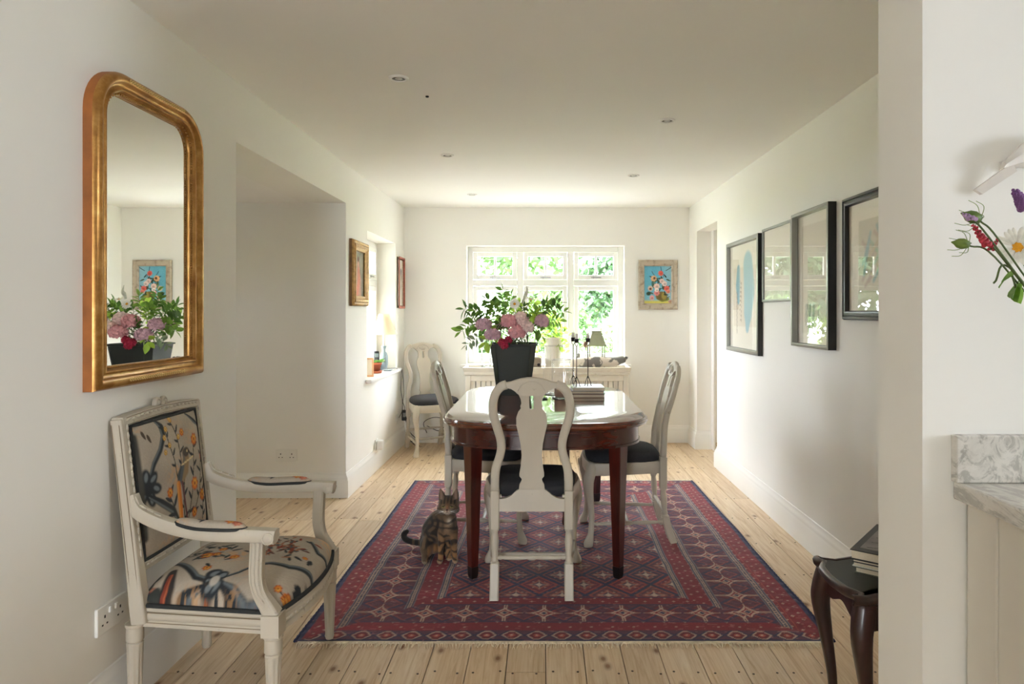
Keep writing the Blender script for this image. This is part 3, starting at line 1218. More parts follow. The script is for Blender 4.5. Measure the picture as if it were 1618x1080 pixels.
def make_dining_chair(label):
    c = thing('dining_chair', label, 'chair', group='carved cream dining chairs')
    # rear legs and stiles
    for s in (-1, 1):
        m = MB()
        def sq(z0, z1, w0, w1, k=5):
            pth = [(s * .164, yb(z0 + (z1 - z0) * i / k), z0 + (z1 - z0) * i / k) for i in range(k + 1)]
            m.sweep(pth, [w0 + (w1 - w0) * i / k for i in range(k + 1)], n=8, power=7)
        sq(0, .145, .040, .041)
        zs = [.143, .150, .158, .166, .18, .21, .245, .27, .285, .292, .302]
        rd = [.036, .040, .030, .034, .026, .033, .037, .030, .028, .037, .034]
        m.sweep([(s * .164, yb(z), z) for z in zs], rd, n=12)
        sq(.30, .47, .041, .041)
        m.v = [(p_[0], p_[1], max(p_[2], 0.0)) for p_ in m.v]
        m.build('leg', M_chair, c, auto=40)
        m = MB()
        key = [(.164, .465), (.163, .53), (.157, .575), (.141, .625), (.134, .665), (.138, .705), (.150, .75), (.163, .795), (.1685, .835), (.165, .88), (.152, .915), (.130, .940), (.108, .948)]
        pth = spline([(s * x, yb(z), z) for x, z in key], 40)
        m.sweep(pth, [.040 - .002 * math.sin(i / 40 * PI) for i in range(41)], [.034 - .008 * i / 40 for i in range(41)], n=12, power=3.2)
        m.build('stile', M_chair, c, smooth=True)
    # crest rail
    m = MB()
    xs = [-.118, -.105, -.088, -.072, -.06, -.045, -.02, 0, .02, .045, .06, .072, .088, .105, .118]
    top = {0: .980, .02: .979, .045: .975, .06: .971, .072: .967, .088: .961, .105: .958, .118: .960}
    bot = {0: .900, .02: .900, .045: .902, .06: .908, .072: .920, .088: .930, .105: .934, .118: .934}
    rr = []
    for x in xs:
        zt, zb = top[abs(x)], bot[abs(x)]
        th = .030 if abs(x) < .07 else .026
        rr.append([(x, yb(zb) - th / 2, zb), (x, yb(zb) + th / 2, zb), (x, yb(zt) + th / 2 - .004, zt - .003), (x, yb(zt), zt + .002), (x, yb(zt) - th / 2 + .004, zt - .003)])
    m.rings(rr)
    cr = m.build('crest_rail', M_chair, c, auto=50)
    # shell carving on both faces of the crest
    m = MB()
    for fy_ in (-1, 1):
        arc = spline([(-.058, yb(.925) + fy_ * .015, .922), (-.04, yb(.945) + fy_ * .015, .950), (0, yb(.955) + fy_ * .015, .962), (.04, yb(.945) + fy_ * .015, .950), (.058, yb(.925) + fy_ * .015, .922)], 16)
        m.sweep(arc, .006, .006, n=6)
        if fy_ > 0:
            for k in range(-3, 4):
                m.sweep([(k * .004, yb(.915) + .015, .912), (k * .012, yb(.95) + .0155, .948 - abs(k) * .004)], [.004, .008], [.006, .007], n=6)
    m.build('carving', M_chair, cr, smooth=True)
    # vase splat with slot
    hw = [(.468, .058), (.495, .055), (.512, .046), (.522, .045), (.534, .055), (.545, .055), (.58, .049), (.63, .045), (.68, .049), (.73, .059), (.765, .067), (.80, .067), (.825, .059), (.842, .046), (.852, .049), (.865, .044), (.885, .047), (.905, .056)]
    m = MB()
    zs = sorted(set([z for z, _ in hw] + [.835, .8425, .8975, .90]))
    for s in (-1, 1):
        rows = []
        for z in zs:
            xi = .0095 if .84 < z < .8985 else 0.0
            xo = interp(hw, z)
            rows.append((z, s * xi, s * xo))
        plate(m, rows, .015)
    m.build('splat', M_chair, c, auto=50)
    # rear rail with scooped shoulders
    m = MB()
    rr = []
    for x, zt in ((-.150, .432), (-.13, .433), (-.11, .437), (-.092, .447), (-.078, .460), (-.066, .470), (-.058, .474), (.058, .474), (.066, .470), (.078, .460), (.092, .447), (.11, .437), (.13, .433), (.150, .432)):
        rr.append([(x, -.220, .378), (x, -.190, .378), (x, -.190, zt), (x, -.216, zt)])
    m.rings(rr)
    m.build('rear_rail', M_chair, c, auto=40)
    # seat frame
    m = MB()
    pth = [(-.165, -.20), (-.232, .12), (-.226, .175), (-.20, .205), (-.10, .222), (0, .227), (.10, .222), (.20, .205), (.226, .175), (.232, .12), (.165, -.20)][::-1]
    m.profile(pth, [(0, .385), (.004, .380), (.03, .380), (.03, .445), (.004, .445), (0, .437)])
    m.build('seat_frame', M_chair, c, auto=45)
    # seat pad
    m = MB()
    out = []
    n = 40
    for i in range(n):
        a = 2 * PI * i / n
        ca, sa = math.cos(a), math.sin(a)
        y = math.copysign(abs(sa) ** .5, sa) * .208 + .004
        w_ = .180 + (y + .2) / .41 * .044
        out.append((math.copysign(abs(ca) ** .5, ca) * w_, y))
    rr = []
    for z, k in ((.432, .93), (.446, .985), (.460, 1.0), (.474, .985), (.489, .93), (.500, .82), (.507, .62), (.511, .35), (.512, .08)):
        rr.append([(x * k, y * k, z) for x, y in out])
    m.rings(rr)
    m.build('seat_pad', M_seat, c, smooth=True)
    # cabriole front legs
    for s in (-1, 1):
        m = MB()
        pth = spline([(s * .196, .180, .44), (s * .214, .198, .385), (s * .221, .206, .33), (s * .210, .196, .24), (s * .203, .188, .15), (s * .206, .192, .07), (s * .213, .200, .035), (s * .219, .207, .012), (s * .219, .207, 0)], 32)
        zz = [p.z for p in pth]
        wt = [(0, .046), (.012, .052), (.03, .046), (.06, .032), (.12, .029), (.2, .034), (.28, .044), (.33, .056), (.38, .060), (.44, .056)]
        m.sweep(pth, [interp(wt, z) for z in zz], n=12, power=2.6)
        lg_ = m.build('leg', M_chair, c, smooth=True)
        q = MB()
        for k in range(4):
            q.sweep(spline([(s * (.205 + .008 * k), .238 - .009 * k, .385), (s * (.213 + .008 * k), .236 - .009 * k, .35), (s * (.212 + .006 * k), .224 - .007 * k, .31)], 6), [.004, .006, .007, .006, .005, .004, .003], n=6)
        q.build('knee_carving', M_chair, lg_, smooth=True)
    # stretchers
    def turned(a, b_):
        A, B = Vector(a), Vector(b_)
        prof = [(0, .016), (.05, .016), (.08, .022), (.10, .015), (.13, .019), (.3, .023), (.44, .017), (.47, .026), (.53, .026), (.56, .017), (.7, .023), (.87, .019), (.9, .015), (.92, .022), (.95, .016), (1, .016)]
        m_ = MB()
        m_.sweep([A.lerp(B, q_) for q_, _ in prof], [w2 for _, w2 in prof], ref=(0, 0, 1), n=10)
        m_.build('stretcher', M_chair, c, smooth=True)
    turned((-.164, -.213, .172), (.164, -.213, .172))
    for s in (-1, 1):
        turned((s * .166, -.215, .115), (s * .206, .19, .115))
    turned((-.186, -.01, .115), (.186, -.01, .115))
    return c


ch = make_dining_chair('cream carved dining chair with its back to the viewer, nearest the rug edge')
ch.location = (-.047, 3.245, RT)
dup(ch, (.455, 3.90, RT), PI / 2, 'cream carved dining chair at the right side of the table')
dup(ch, (-.315, 3.95, RT), -PI / 2, 'cream carved dining chair at the left side of the table, behind the cat')
dup(ch, (-1.01, 6.27, 0), math.radians(208), 'cream carved dining chair standing alone in the far left corner')

# ---------------------------------------------------------------- floral armchair
M_arm = worn_paint('grey_white_chair_paint', (198, 188, 170), (116, 100, 80), rough=.5, scale=22, lo=.62, hi=.78)
M_print = attr_mat('floral_linen', rough=.9, var=.10, nscale=700, bump=.25)
M_pipe = paint('charcoal_braid', (46, 47, 46), rough=.9, var=.15, scale=80)
AX, AY = -1.052, 2.365
arm = thing('armchair', 'grey-white carved armchair with floral printed upholstery below the gilt mirror', 'armchair', (AX, AY, 0), -PI / 2)
DEPTH = 1.05
arm.scale = (1, DEPTH, 1)
BASEC = (172, 160, 144)


def linen(x, y):
    rgb = np.empty((x.size, 3), dtype=np.float32)
    rgb[:] = nlin(BASEC)
    n1 = vnoise(x, y, 14, 21)[:, None]
    rgb[:] = rgb * (.86 + .26 * n1)
    blend(rgb, np.clip(vnoise(x, y, 9, 33) * 1.6 - 1.0, 0, .5) * (vnoise(x, y, 90, 3) > .45), (214, 160, 104))
    rgb *= (.93 + .14 * vnoise(x, y, 300, 4))[:, None]
    return rgb


DK, SL, OR, YL, RD = (38, 44, 48), (116, 124, 128), (204, 112, 34), (212, 160, 66), (128, 52, 34)


def sprig(rgb, x, y, pts, seed, n=7, L=.13, flower=None, c=DK):
    """stem with leaves in print units"""
    r = random.Random(seed)
    stroke(rgb, x, y, pts, .006, (64, 60, 50), .5)
    P = spline([(p[0], p[1], 0) for p in pts], n * 2)
    for i in range(1, n * 2, 2):
        p, q = P[i], P[min(i + 1, n * 2)]
        a = math.atan2(q.y - p.y, q.x - p.x) + (1 if i % 4 == 1 else -1) * r.uniform(.6, 1.1)
        leaf_print(rgb, x, y, p.x, p.y, L * r.uniform(.6, 1), L * .30, a, c)
    if flower:
        fx_, fy_, fr_ = flower
        bloom(rgb, x, y, fx_, fy_, fr_)


def bloom(rgb, x, y, cx, cy_, r, c1=OR, c2=YL, c3=(150, 66, 24)):
    blob(rgb, x, y, cx, cy_, r, r * 1.1, c3, 0, .25, 7, .25)
    blob(rgb, x, y, cx, cy_, r * .86, r * .95, c1, .2, .3, 6, .3)
    blob(rgb, x, y, cx + r * .1, cy_ - r * .1, r * .55, r * .6, c2, .5, .4, 5, .3)
    blob(rgb, x, y, cx, cy_, r * .25, r * .28, c3, 0, .4)


def back_print(u, v):
    """u 0..1 from the near side, v 0..1 from the top"""
    x, y = u, v * 1.12
    rgb = linen(u * .4, v * .46)
    # ribbon and bow on the near edge
    stroke(rgb, x, y, [(.30, -.02), (.37, .06), (.38, .15), (.31, .26), (.20, .36), (.13, .47)], [.012, .03, .034, .03, .028, .02], DK, .4, SL)
    for a in (0.2, 1.3, 2.4, 3.4, 4.6, 5.5):
        blob(rgb, x, y, .10 + .085 * math.cos(a), .55 + .085 * math.sin(a), .085, .05, DK, a, .3)
        blob(rgb, x, y, .10 + .10 * math.cos(a), .55 + .10 * math.sin(a), .04, .02, SL, a + .3, .5)
    stroke(rgb, x, y, [(.11, .62), (.26, .72), (.40, .82), (.46, .92)], [.02, .035, .035, .02], DK, .4, SL)
    stroke(rgb, x, y, [(.02, .10), (.03, .5), (.02, .95)], .03, (70, 68, 62), .8)
    stroke(rgb, x, y, [(.80, .02), (.90, .10), (.99, .16)], [.01, .022, .016], DK, .4, SL)
    for p in ((.10, .06), (.16, .10)):
        leaf_print(rgb, x, y, p[0], p[1], .09, .04, 1.1, (72, 60, 46))
    # stems, leaves
    sprig(rgb, x, y, [(.52, .62), (.50, .40), (.44, .22), (.40, .05)], 1, 6, .10)
    sprig(rgb, x, y, [(.58, .62), (.60, .40), (.58, .20), (.52, .04)], 2, 6, .10)
    sprig(rgb, x, y, [(.62, .98), (.74, .72), (.80, .50), (.83, .30)], 3, 7, .12)
    sprig(rgb, x, y, [(.70, .98), (.86, .76), (.93, .55), (.97, .42)], 4, 6, .11)
    sprig(rgb, x, y, [(.50, .98), (.42, .80), (.36, .66)], 5, 5, .14)
    sprig(rgb, x, y, [(.56, 1.0), (.57, .80), (.62, .60)], 6, 4, .12)
    sprig(rgb, x, y, [(.88, 1.05), (.90, .9), (.93, .75)], 7, 5, .12)
    for p in ((.43, .10), (.39, .17), (.45, .25), (.38, .30), (.53, .03), (.60, .20)):
        bloom(rgb, x, y, p[0], p[1], .026, YL, (220, 190, 120), (130, 84, 40))
    for p, r in (((.85, .27), .055), ((.78, .68), .06), ((.90, .82), .055), ((.38, .66), .045), ((.73, .94), .045), ((.66, .17), .035)):
        bloom(rgb, x, y, p[0], p[1], r)
    bloom(rgb, x, y, .97, .46, .035, (150, 84, 70), (190, 130, 110))
    # bird on a branch
    stroke(rgb, x, y, [(.66, .36), (.68, .42), (.64, .52), (.58, .60)], [.035, .05, .06, .03], (150, 124, 90), .3, (92, 96, 96))
    stroke(rgb, x, y, [(.60, .48), (.54, .60), (.50, .70)], [.03, .035, .015], (84, 92, 98), .4, DK)
    blob(rgb, x, y, .69, .36, .05, .045, (70, 62, 52), 0, .3)
    blob(rgb, x, y, .71, .355, .012, .012, (220, 200, 150), 0, .3)
    stroke(rgb, x, y, [(.73, .36), (.76, .385)], [.014, .004], (60, 48, 36), .4)
    stroke(rgb, x, y, [(.52, .62), (.515, .80), (.51, 1.02)], [.03, .032, .028], (206, 118, 38), .4, (226, 170, 84))
    stroke(rgb, x, y, [(.58, .62), (.59, .82), (.61, 1.02)], [.014, .014, .014], (96, 60, 62), .4)
    stroke(rgb, x, y, [(.60, .465), (.80, .425)], .008, (216, 196, 148), .4)
    return rgb


def seat_print(a, b):
    """a 0..1 rear to front, b 0..1 near side to far side"""
    rgb = linen(a * .46, b * .52)

    # where a spot of the seat shows in the picture -> its place (a, b) on the cloth
    ga, gb = np.meshgrid(np.linspace(-.05, 1.05, 90), np.linspace(-.02, .92, 90), indexing='ij')
    gp = np.array([seat_pt(min(max(p_, 0), 1), min(max(q_, 0), 1)) for p_, q_ in zip(ga.ravel(), gb.ravel())])
    wx_, wy_, wz_ = AX + gp[:, 1] * DEPTH, AY - gp[:, 0], gp[:, 2]
    su, sv_ = VPX + wx_ / wy_ * F_PX, VPY - (wz_ - CAM_H) / wy_ * F_PX

    def P(px, py):
        tx_, ty_ = 160 + px / 4.1526, 820 + py / 4.1526
        dd = np.hypot(su - tx_, sv_ - ty_) + wy_ * 6
        k_ = int(np.argmin(dd))
        return (float(ga.ravel()[k_]), float(gb.ravel()[k_]))
    x, y = a, b
    S = lambda pts, w_, c, c2=None: stroke(rgb, x, y, [P(*p) for p in pts], w_, c, .4, c2)
    # ribbons
    S([(270, 390), (340, 320), (470, 285), (560, 310), (620, 370), (690, 395)], [.006, .012, .02, .026, .024, .018], DK, SL)
    S([(690, 430), (600, 480), (530, 560), (490, 620)], [.014, .024, .028, .022], DK, SL)
    S([(790, 420), (850, 470), (880, 560), (950, 600), (1040, 600)], [.02, .034, .034, .03, .02], DK, SL)
    S([(800, 385), (900, 345), (1030, 295), (1110, 285), (1240, 315), (1390, 385)], [.008, .012, .016, .02, .022, .02], DK, SL)
    S([(1380, 150), (1430, 230), (1470, 320)], [.012, .018, .014], DK, SL)
    for (cx, cy_, w_) in ((700, 400, .03), (740, 360, .05), (790, 365, .04), (740, 440, .055), (700, 455, .04)):
        c = P(cx, cy_)
        blob(rgb, x, y, c[0], c[1], w_ * 1.1, w_ * .95, DK, .4, .3)
        blob(rgb, x, y, c[0] + .008, c[1], w_ * .6, w_ * .45, SL, .6, .5)
    c = P(745, 405)
    blob(rgb, x, y, c[0], c[1], .03, .035, (190, 182, 170), 0, .4)
    # dark fruit and feathers at the rear near corner
    S([(470, 345), (430, 470), (380, 610)], [.03, .05, .045], (44, 40, 38))
    S([(455, 370), (420, 470), (385, 590)], [.014, .018, .014], RD, (178, 96, 60))
    S([(230, 505), (300, 490), (350, 480)], [.03, .03, .02], RD, (170, 120, 90))
    S([(225, 570), (300, 550), (350, 545)], [.03, .03, .02], DK)
    S([(225, 600), (300, 592), (400, 600)], [.02, .02, .012], (190, 150, 96))
    for (px, py, r_) in ((330, 410, .06), (250, 440, .05), (350, 520, .04)):
        c = P(px, py)
        blob(rgb, x, y, c[0], c[1], r_, r_ * .8, (50, 54, 50), .3, .3)
    S([(270, 380), (330, 340), (400, 330)], [.008, .01, .008], (120, 60, 36))
    # garland along the far side
    r = random.Random(9)
    for k in range(46):
        px, py = r.uniform(520, 900), r.uniform(165, 250)
        c = P(px, py)
        leaf_print(rgb, x, y, c[0], c[1], .08, .028, r.uniform(0, 6.28), r.choice((DK, (70, 78, 76), (52, 60, 58))))
    for k in range(90):
        px, py = r.gauss(1190, 85), r.gauss(175, 34)
        c = P(px, py)
        leaf_print(rgb, x, y, c[0], c[1], .06, .024, r.uniform(0, 6.28), r.choice((DK, RD, (88, 50, 40), (70, 78, 80), (150, 96, 66))))
    for (px, py, r_) in ((690, 235, .05), (640, 190, .035), (875, 245, .035), (695, 318, .032), (800, 195, .03), (1060, 235, .025), (1340, 260, .018), (760, 225, .03)):
        c = P(px, py)
        bloom(rgb, x, y, c[0], c[1], r_)
    for (px, py) in ((690, 285), (620, 250), (740, 190), (1380, 280), (1265, 240)):
        c = P(px, py)
        leaf_print(rgb, x, y, c[0], c[1], .07, .03, px * .7, DK)
    # small sprigs towards the front
    S([(1155, 455), (1185, 500), (1225, 540), (1215, 580), (1190, 610)], .005, (66, 56, 44))
    S([(1275, 440), (1260, 520), (1240, 590)], .004, (66, 56, 44))
    S([(820, 560), (800, 610), (780, 640)], .004, (66, 56, 44))
    for (px, py, r_) in ((1155, 450, .024), (1215, 522, .016), (1195, 535, .014), (1240, 575, .018), (680, 600, .026), (1010, 635, .02)):
        c = P(px, py)
        bloom(rgb, x, y, c[0], c[1], r_)
    for (px, py, a_) in ((1275, 470, 1.4), (1255, 540, 1.5), (1350, 500, 1.2), (820, 600, 1.7), (760, 630, 2.0), (1190, 610, .9)):
        c = P(px, py)
        leaf_print(rgb, x, y, c[0], c[1], .06, .03, a_, DK)
    for (px, py) in ((510, 590), (560, 570), (860, 500), (620, 550)):
        c = P(px, py)
        blend(rgb, np.exp(-((x - c[0]) ** 2 + (y - c[1]) ** 2) / .002) * (vnoise(x, y, 70, 6) > .5) * .5, (200, 150, 96))
    return rgb


def bk(z):     # depth of the armchair back
    return -.205 - (z - .40) * .105


def carved(m, path, ref, w_=.010, step=.020, hgt=.006):
    """row of small leaf bosses along a line"""
    P = [Vector(p) for p in path]
    for a, b_ in zip(P[:-1], P[1:]):
        L = (b_ - a).length
        k = max(1, int(L / step))
        T_ = (b_ - a).normalized()
        for i in range(k):
            p0 = a + T_ * (L * (i + .08) / k)
            p1 = a + T_ * (L * (i + .5) / k)
            p2 = a + T_ * (L * (i + .95) / k)
            m.sweep([p0, p1, p2], [w_ * .5, w_, w_ * .4], [hgt * .6, hgt, hgt * .5], ref=ref, n=6)


# back frame: two stiles, top and bottom rails
for s in (-1, 1):
    m = MB()
    zs = [.30, .36, .42, .55, .70, .85, .935]
    m.sweep([(s * (.224 + .004 * i / 6), bk(z), z) for i, z in enumerate(zs)], [.046, .046, .044, .040, .040, .040, .040], [.046, .046, .042, .038, .036, .034, .034], n=8, power=8)
    st = m.build('back_stile', M_arm, arm, bevel=.002)
    m = MB()
    carved(m, [(s * .222, bk(z) + .020, z) for z in (.50, .62, .75, .92)], (0, 1, 0), .012, .024)
    m.build('carving', M_arm, st, smooth=True)
m = MB()
m.sweep([(x, bk(.925), .925 + .010 * (1 - (x / .23) ** 2)) for x in np.linspace(-.235, .235, 13)], .034, .036, ref=(0, 1, 0), n=8, power=8)
tr = m.build('top_rail', M_arm, arm)
m = MB()
carved(m, [(x, bk(.93) + .0185, .930 + .010 * (1 - (x / .23) ** 2)) for x in np.linspace(-.225, .225, 7)], (0, 1, 0), .011, .022)
m.build('carving', M_arm, tr, smooth=True)
m = MB()
for s in (-1, 1):
    lo_ = [(s * (.006 + .026 * (1 - math.cos(a)) / 2), bk(.96) + .004, .952 + .016 * math.sin(a) + .006) for a in np.linspace(0, 2 * PI, 15)[:-1]]
    m.sweep(lo_, .012, .018, n=6, closed=True)
    m.ball((s * .02, bk(.96) + .006, .958), (.012, .011, .012), 8, 6)
m.ball((0, bk(.96) + .010, .955), (.009, .011, .012), 8, 6)
m.build('ribbon_crest', M_arm, tr, smooth=True)
m = MB()
m.sweep([(-.22, bk(.465), .465), (0, bk(.465), .465), (.22, bk(.465), .465)], .030, .034, n=8, power=8)
br = m.build('bottom_rail', M_arm, arm)
m = MB()
carved(m, [(-.2, bk(.467) + .019, .469), (.2, bk(.467) + .019, .469)], (0, 1, 0), .011, .022)
m.build('carving', M_arm, br, smooth=True)

# back upholstery
N = 130
m = MB()


def back_pt(u, v):
    x = .203 * (1 - 2 * u)
    z = .908 - v * .424
    e = max(0, 1 - abs(2 * u - 1) ** 5) * max(0, 1 - abs(2 * v - 1) ** 5)
    return (x, bk(z) + .010 + .022 * e ** .45, z)


m.grid(back_pt, N, N)
bo = m.build('back_upholstery', M_print, arm, smooth=True)
uu, vv = np.meshgrid(np.linspace(0, 1, N + 1), np.linspace(0, 1, N + 1), indexing='ij')
set_paint(bo, back_print(uu.ravel(), vv.ravel()))
m = MB()
pr = [back_pt(u, v) for u, v in ([(0.0, q / 10) for q in range(10)] + [(q / 10, 1.0) for q in range(10)] + [(1.0, 1 - q / 10) for q in range(10)] + [(1 - q / 10, 0.0) for q in range(10)])]
m.sweep([(p[0] * .985, p[1] + .006, p[2]) for p in pr], .013, .010, n=6, closed=True)
m.build('piping', M_pipe, bo, smooth=True)
m = MB()
m.box(-.205, .205, -.012, -.004, 0, .43)
q = m.build('back_panel', M_print, arm)
q.location = (0, bk(.48), .475)
q.rotation_euler = (math.atan(.105), 0, 0)
set_paint(q, np.tile(nlin(BASEC), (8, 1)))

# seat
def seat_xy(a, b):
    y = -.205 + a * .43
    hw_ = .222 + a * .058
    y += a ** 2 * .045 * (1 - (2 * b - 1) ** 2)
    return (hw_ * (1 - 2 * b), y)


N = 150
m = MB()


def seat_pt(a, b):
    x, y = seat_xy(a, b)
    e = max(0, 1 - abs(2 * a - 1) ** 4.5) * max(0, 1 - abs(2 * b - 1) ** 4.5)
    return (x, y, .347 + .098 * e ** .42)


m.grid(seat_pt, N, N)
so = m.build('seat_upholstery', M_print, arm, smooth=True)
uu, vv = np.meshgrid(np.linspace(0, 1, N + 1), np.linspace(0, 1, N + 1), indexing='ij')
set_paint(so, seat_print(uu.ravel(), vv.ravel()))
edge = [(0.02 + .98 * q / 12, 0.0) for q in range(12)] + [(1.0, q / 16) for q in range(17)] + [(1 - .98 * q / 12, 1.0) for q in range(1, 13)]
m = MB()
m.sweep([(seat_xy(a, b)[0] * 1.004, seat_xy(a, b)[1] + .002, .352) for a, b in edge], .016, .016, ref=(0, 0, 1), n=6)
m.build('piping', M_pipe, so, smooth=True)
# seat rails
def rail(pts, name):
    m_ = MB()
    P = pts
    m_.profile(P, [(-.006, .288), (.026, .288), (.026, .346), (-.004, .346), (-.006, .338), (-.001, .332), (-.006, .322), (-.006, .312), (-.001, .306), (-.006, .298)])
    return m_.build(name, M_arm, arm, auto=40)


rail([seat_xy(a, 0.0) for a in (0, .25, .5, .75, .97)], 'seat_rail')
rail([seat_xy(1.0, b) for b in np.linspace(.02, .98, 15)], 'front_rail')
rail([seat_xy(a, 1.0) for a in (.97, .75, .5, .25, 0)], 'seat_rail')
MB().box(-.215, .215, -.225, -.195, .288, .34).build('rear_rail', M_arm, arm)
MB().box(-.21, .21, -.20, .20, .280, .30).build('seat_base', M_pipe, arm)
m = MB()
fr_pts = [seat_xy(1.0, b) for b in np.linspace(.06, .94, 12)]
carved(m, [(x, y + .006, .318) for x, y in fr_pts], (0, .2, 1), .010, .020, .012)
m.build('rail_carving', M_arm, arm, smooth=True)


def fluted_leg(x, y, ztop, r0, r1, front, z0=0.0):
    m_ = MB()
    rr = []
    nseg = 40
    prof = [(z0, r1 * .8, 0), (z0 + .012, r1 * 1.05, 0), (.03, r1, 1), (.12, r1 + (r0 - r1) * .45, 1), (ztop - .075, r0 * .95, 1), (ztop - .062, r0 * .97, 0), (ztop - .058, r0 * .84, 0), (ztop - .052, r0 * 1.02, 0), (ztop - .012, r0 * 1.0, 0), (ztop - .008, r0 * 1.12, 0), (ztop, r0 * 1.12, 0)]
    for z, r_, fl in prof:
        rr.append([(x + (r_ * (1 - fl * .12 * (.5 + .5 * math.cos(10 * 2 * PI * j / nseg)))) * math.cos(2 * PI * j / nseg),
                    y + (r_ * (1 - fl * .12 * (.5 + .5 * math.cos(10 * 2 * PI * j / nseg)))) * math.sin(2 * PI * j / nseg), z) for j in range(nseg)])
    m_.rings(rr)
    if front:
        m_.box(x - .029, x + .029, y - .026, y + .026, ztop, .352)
    return m_.build('leg', M_arm, arm, auto=35)


fluted_leg(.276, .218, .286, .025, .016, True)
fluted_leg(-.276, .218, .286, .025, .016, True, RT)
fluted_leg(.228, -.212, .30, .024, .016, False)
fluted_leg(-.228, -.212, .30, .024, .016, False)

# thin brown strips in place of the frame's groove lines
M_line = paint('brown_groove_strip', (128, 110, 86), rough=.6)
for s in (-1, 1):
    for q in (-.011, .012):
        MB().sweep([(s * (.2455 + .004 * i / 4), bk(z) + q, z) for i, z in enumerate((.36, .50, .65, .80, .92))], .0022, .0022, n=5).build('groove_strip', M_line, arm)
    for z in (.3005, .3315):
        MB().sweep([(s * (seat_xy(a, 0.0)[0] + .0052), seat_xy(a, 0.0)[1], z) for a in (.05, .3, .6, .92)], .0024, .0024, ref=(0, 0, 1), n=5).build('groove_strip', M_line, arm)
for q in (-.0105, .012):
    MB().sweep([(x, bk(.925) + .0182, .925 + q + .010 * (1 - (x / .23) ** 2)) for x in np.linspace(-.22, .22, 11)], .0022, .0022, n=5).build('groove_strip', M_line, arm)

# arms, arm pads and posts
for s in (-1, 1):
    m = MB()
    pth = spline([(s * .226, bk(.69) + .01, .695), (s * .232, -.20, .650), (s * .243, -.13, .618), (s * .262, -.04, .600), (s * .280, .05, .594), (s * .288, .13, .595), (s * .290, .19, .594), (s * .290, .232, .590)], 28)
    wv = [.030 + .014 * min(1, i / 12) for i in range(29)]
    m.sweep(pth, wv, [.044, .044] + [.042] * 24 + [.042, .044, .046], ref=(0, 0, 1), n=10, power=4)
    ar = m.build('armrest', M_arm, arm, auto=50)
    for q in (-1, 1):
        m = MB()
        m.sweep([(s * .290 + q * .023, .215 + .016 * math.cos(a), .588 + .016 * math.sin(a)) for a in np.linspace(0, 2 * PI, 13)[:-1]], .006, .006, ref=(1, 0, 0), n=6, closed=True)
        m.ball((s * .290 + q * .022, .215, .588), (.008, .016, .016), 8, 5)
        m.build('volute', M_arm, ar, smooth=True)
    m = MB()
    carved(m, [(s * .225 + s * .016, bk(.69) + .03, .70), (s * .232 + s * .012, -.19, .672), (s * .244 + s * .012, -.12, .640)], (0, 0, 1), .010, .020)
    m.build('leaf_carving', M_arm, ar, smooth=True)
    m = MB()
    cc = spline([(s * .258, -.075, .622), (s * .270, .0, .612), (s * .282, .075, .612), (s * .288, .145, .612)], 20)
    nn = 60
    def pad(u, v_):
        i = u * 20
        k = min(int(i), 19)
        p = cc[k].lerp(cc[k + 1], i - k)
        wdt = .022 * max(0.02, 1 - abs(2 * u - 1) ** 4) ** .5
        a_ = PI * v_
        return (p.x + math.cos(a_) * wdt, p.y, p.z + math.sin(a_) * .022 * max(0.02, 1 - abs(2 * u - 1) ** 6) ** .5)
    m.grid(pad, nn, 18)
    po = m.build('arm_pad', M_print, arm, smooth=True)
    u_, v_ = np.meshgrid(np.linspace(0, 1, nn + 1), np.linspace(0, 1, 19), indexing='ij')
    ux, vx = u_.ravel(), v_.ravel()
    rgb = linen(ux * .22, vx * .07)
    bloom(rgb, ux, vx * .4, .78, .22, .09)
    bloom(rgb, ux, vx * .4, .88, .16, .07, (170, 84, 66), (206, 140, 110))
    for (a_, b_, r_) in ((.30, .2, .3), (.36, .13, 1.2), (.40, .26, 2.2), (.66, .30, 1), (.95, .3, 2)):
        leaf_print(rgb, ux, vx * .4, a_, b_, .16, .06, r_, DK)
    set_paint(po, rgb)
    m = MB()
    lp = [pad(u, 0.0) for u in np.linspace(0, 1, 24)] + [pad(u, 1.0) for u in np.linspace(1, 0, 24)]
    m.sweep(lp, .009, .011, ref=(0, 0, 1), n=6, closed=True)
    m.build('piping', M_pipe, po, smooth=True)
    m = MB()
    pth = spline([(s * .287, .176, .585), (s * .287, .174, .53), (s * .286, .172, .47), (s * .283, .180, .42), (s * .279, .203, .375), (s * .276, .218, .345)], 24)
    m.sweep(pth, [.034] * 14 + [.034 + .0012 * i for i in range(11)], [.036] * 14 + [.036 + .0014 * i for i in range(11)], ref=(0, 1, .4), n=8, power=6)
    ps = m.build('arm_post', M_arm, arm, bevel=.002)
    m = MB()
    for q in (-.011, 0, .011):
        m.sweep([(p.x + q, p.y + .0185, p.z) for p in pth[1:-3]], .006, .006, n=6)
        m.sweep([(p.x + s * .0175, p.y + q, p.z) for p in pth[1:-3]], .006, .006, ref=(1, 0, 0), n=6)
    m.build('reeding', M_arm, ps, smooth=True)

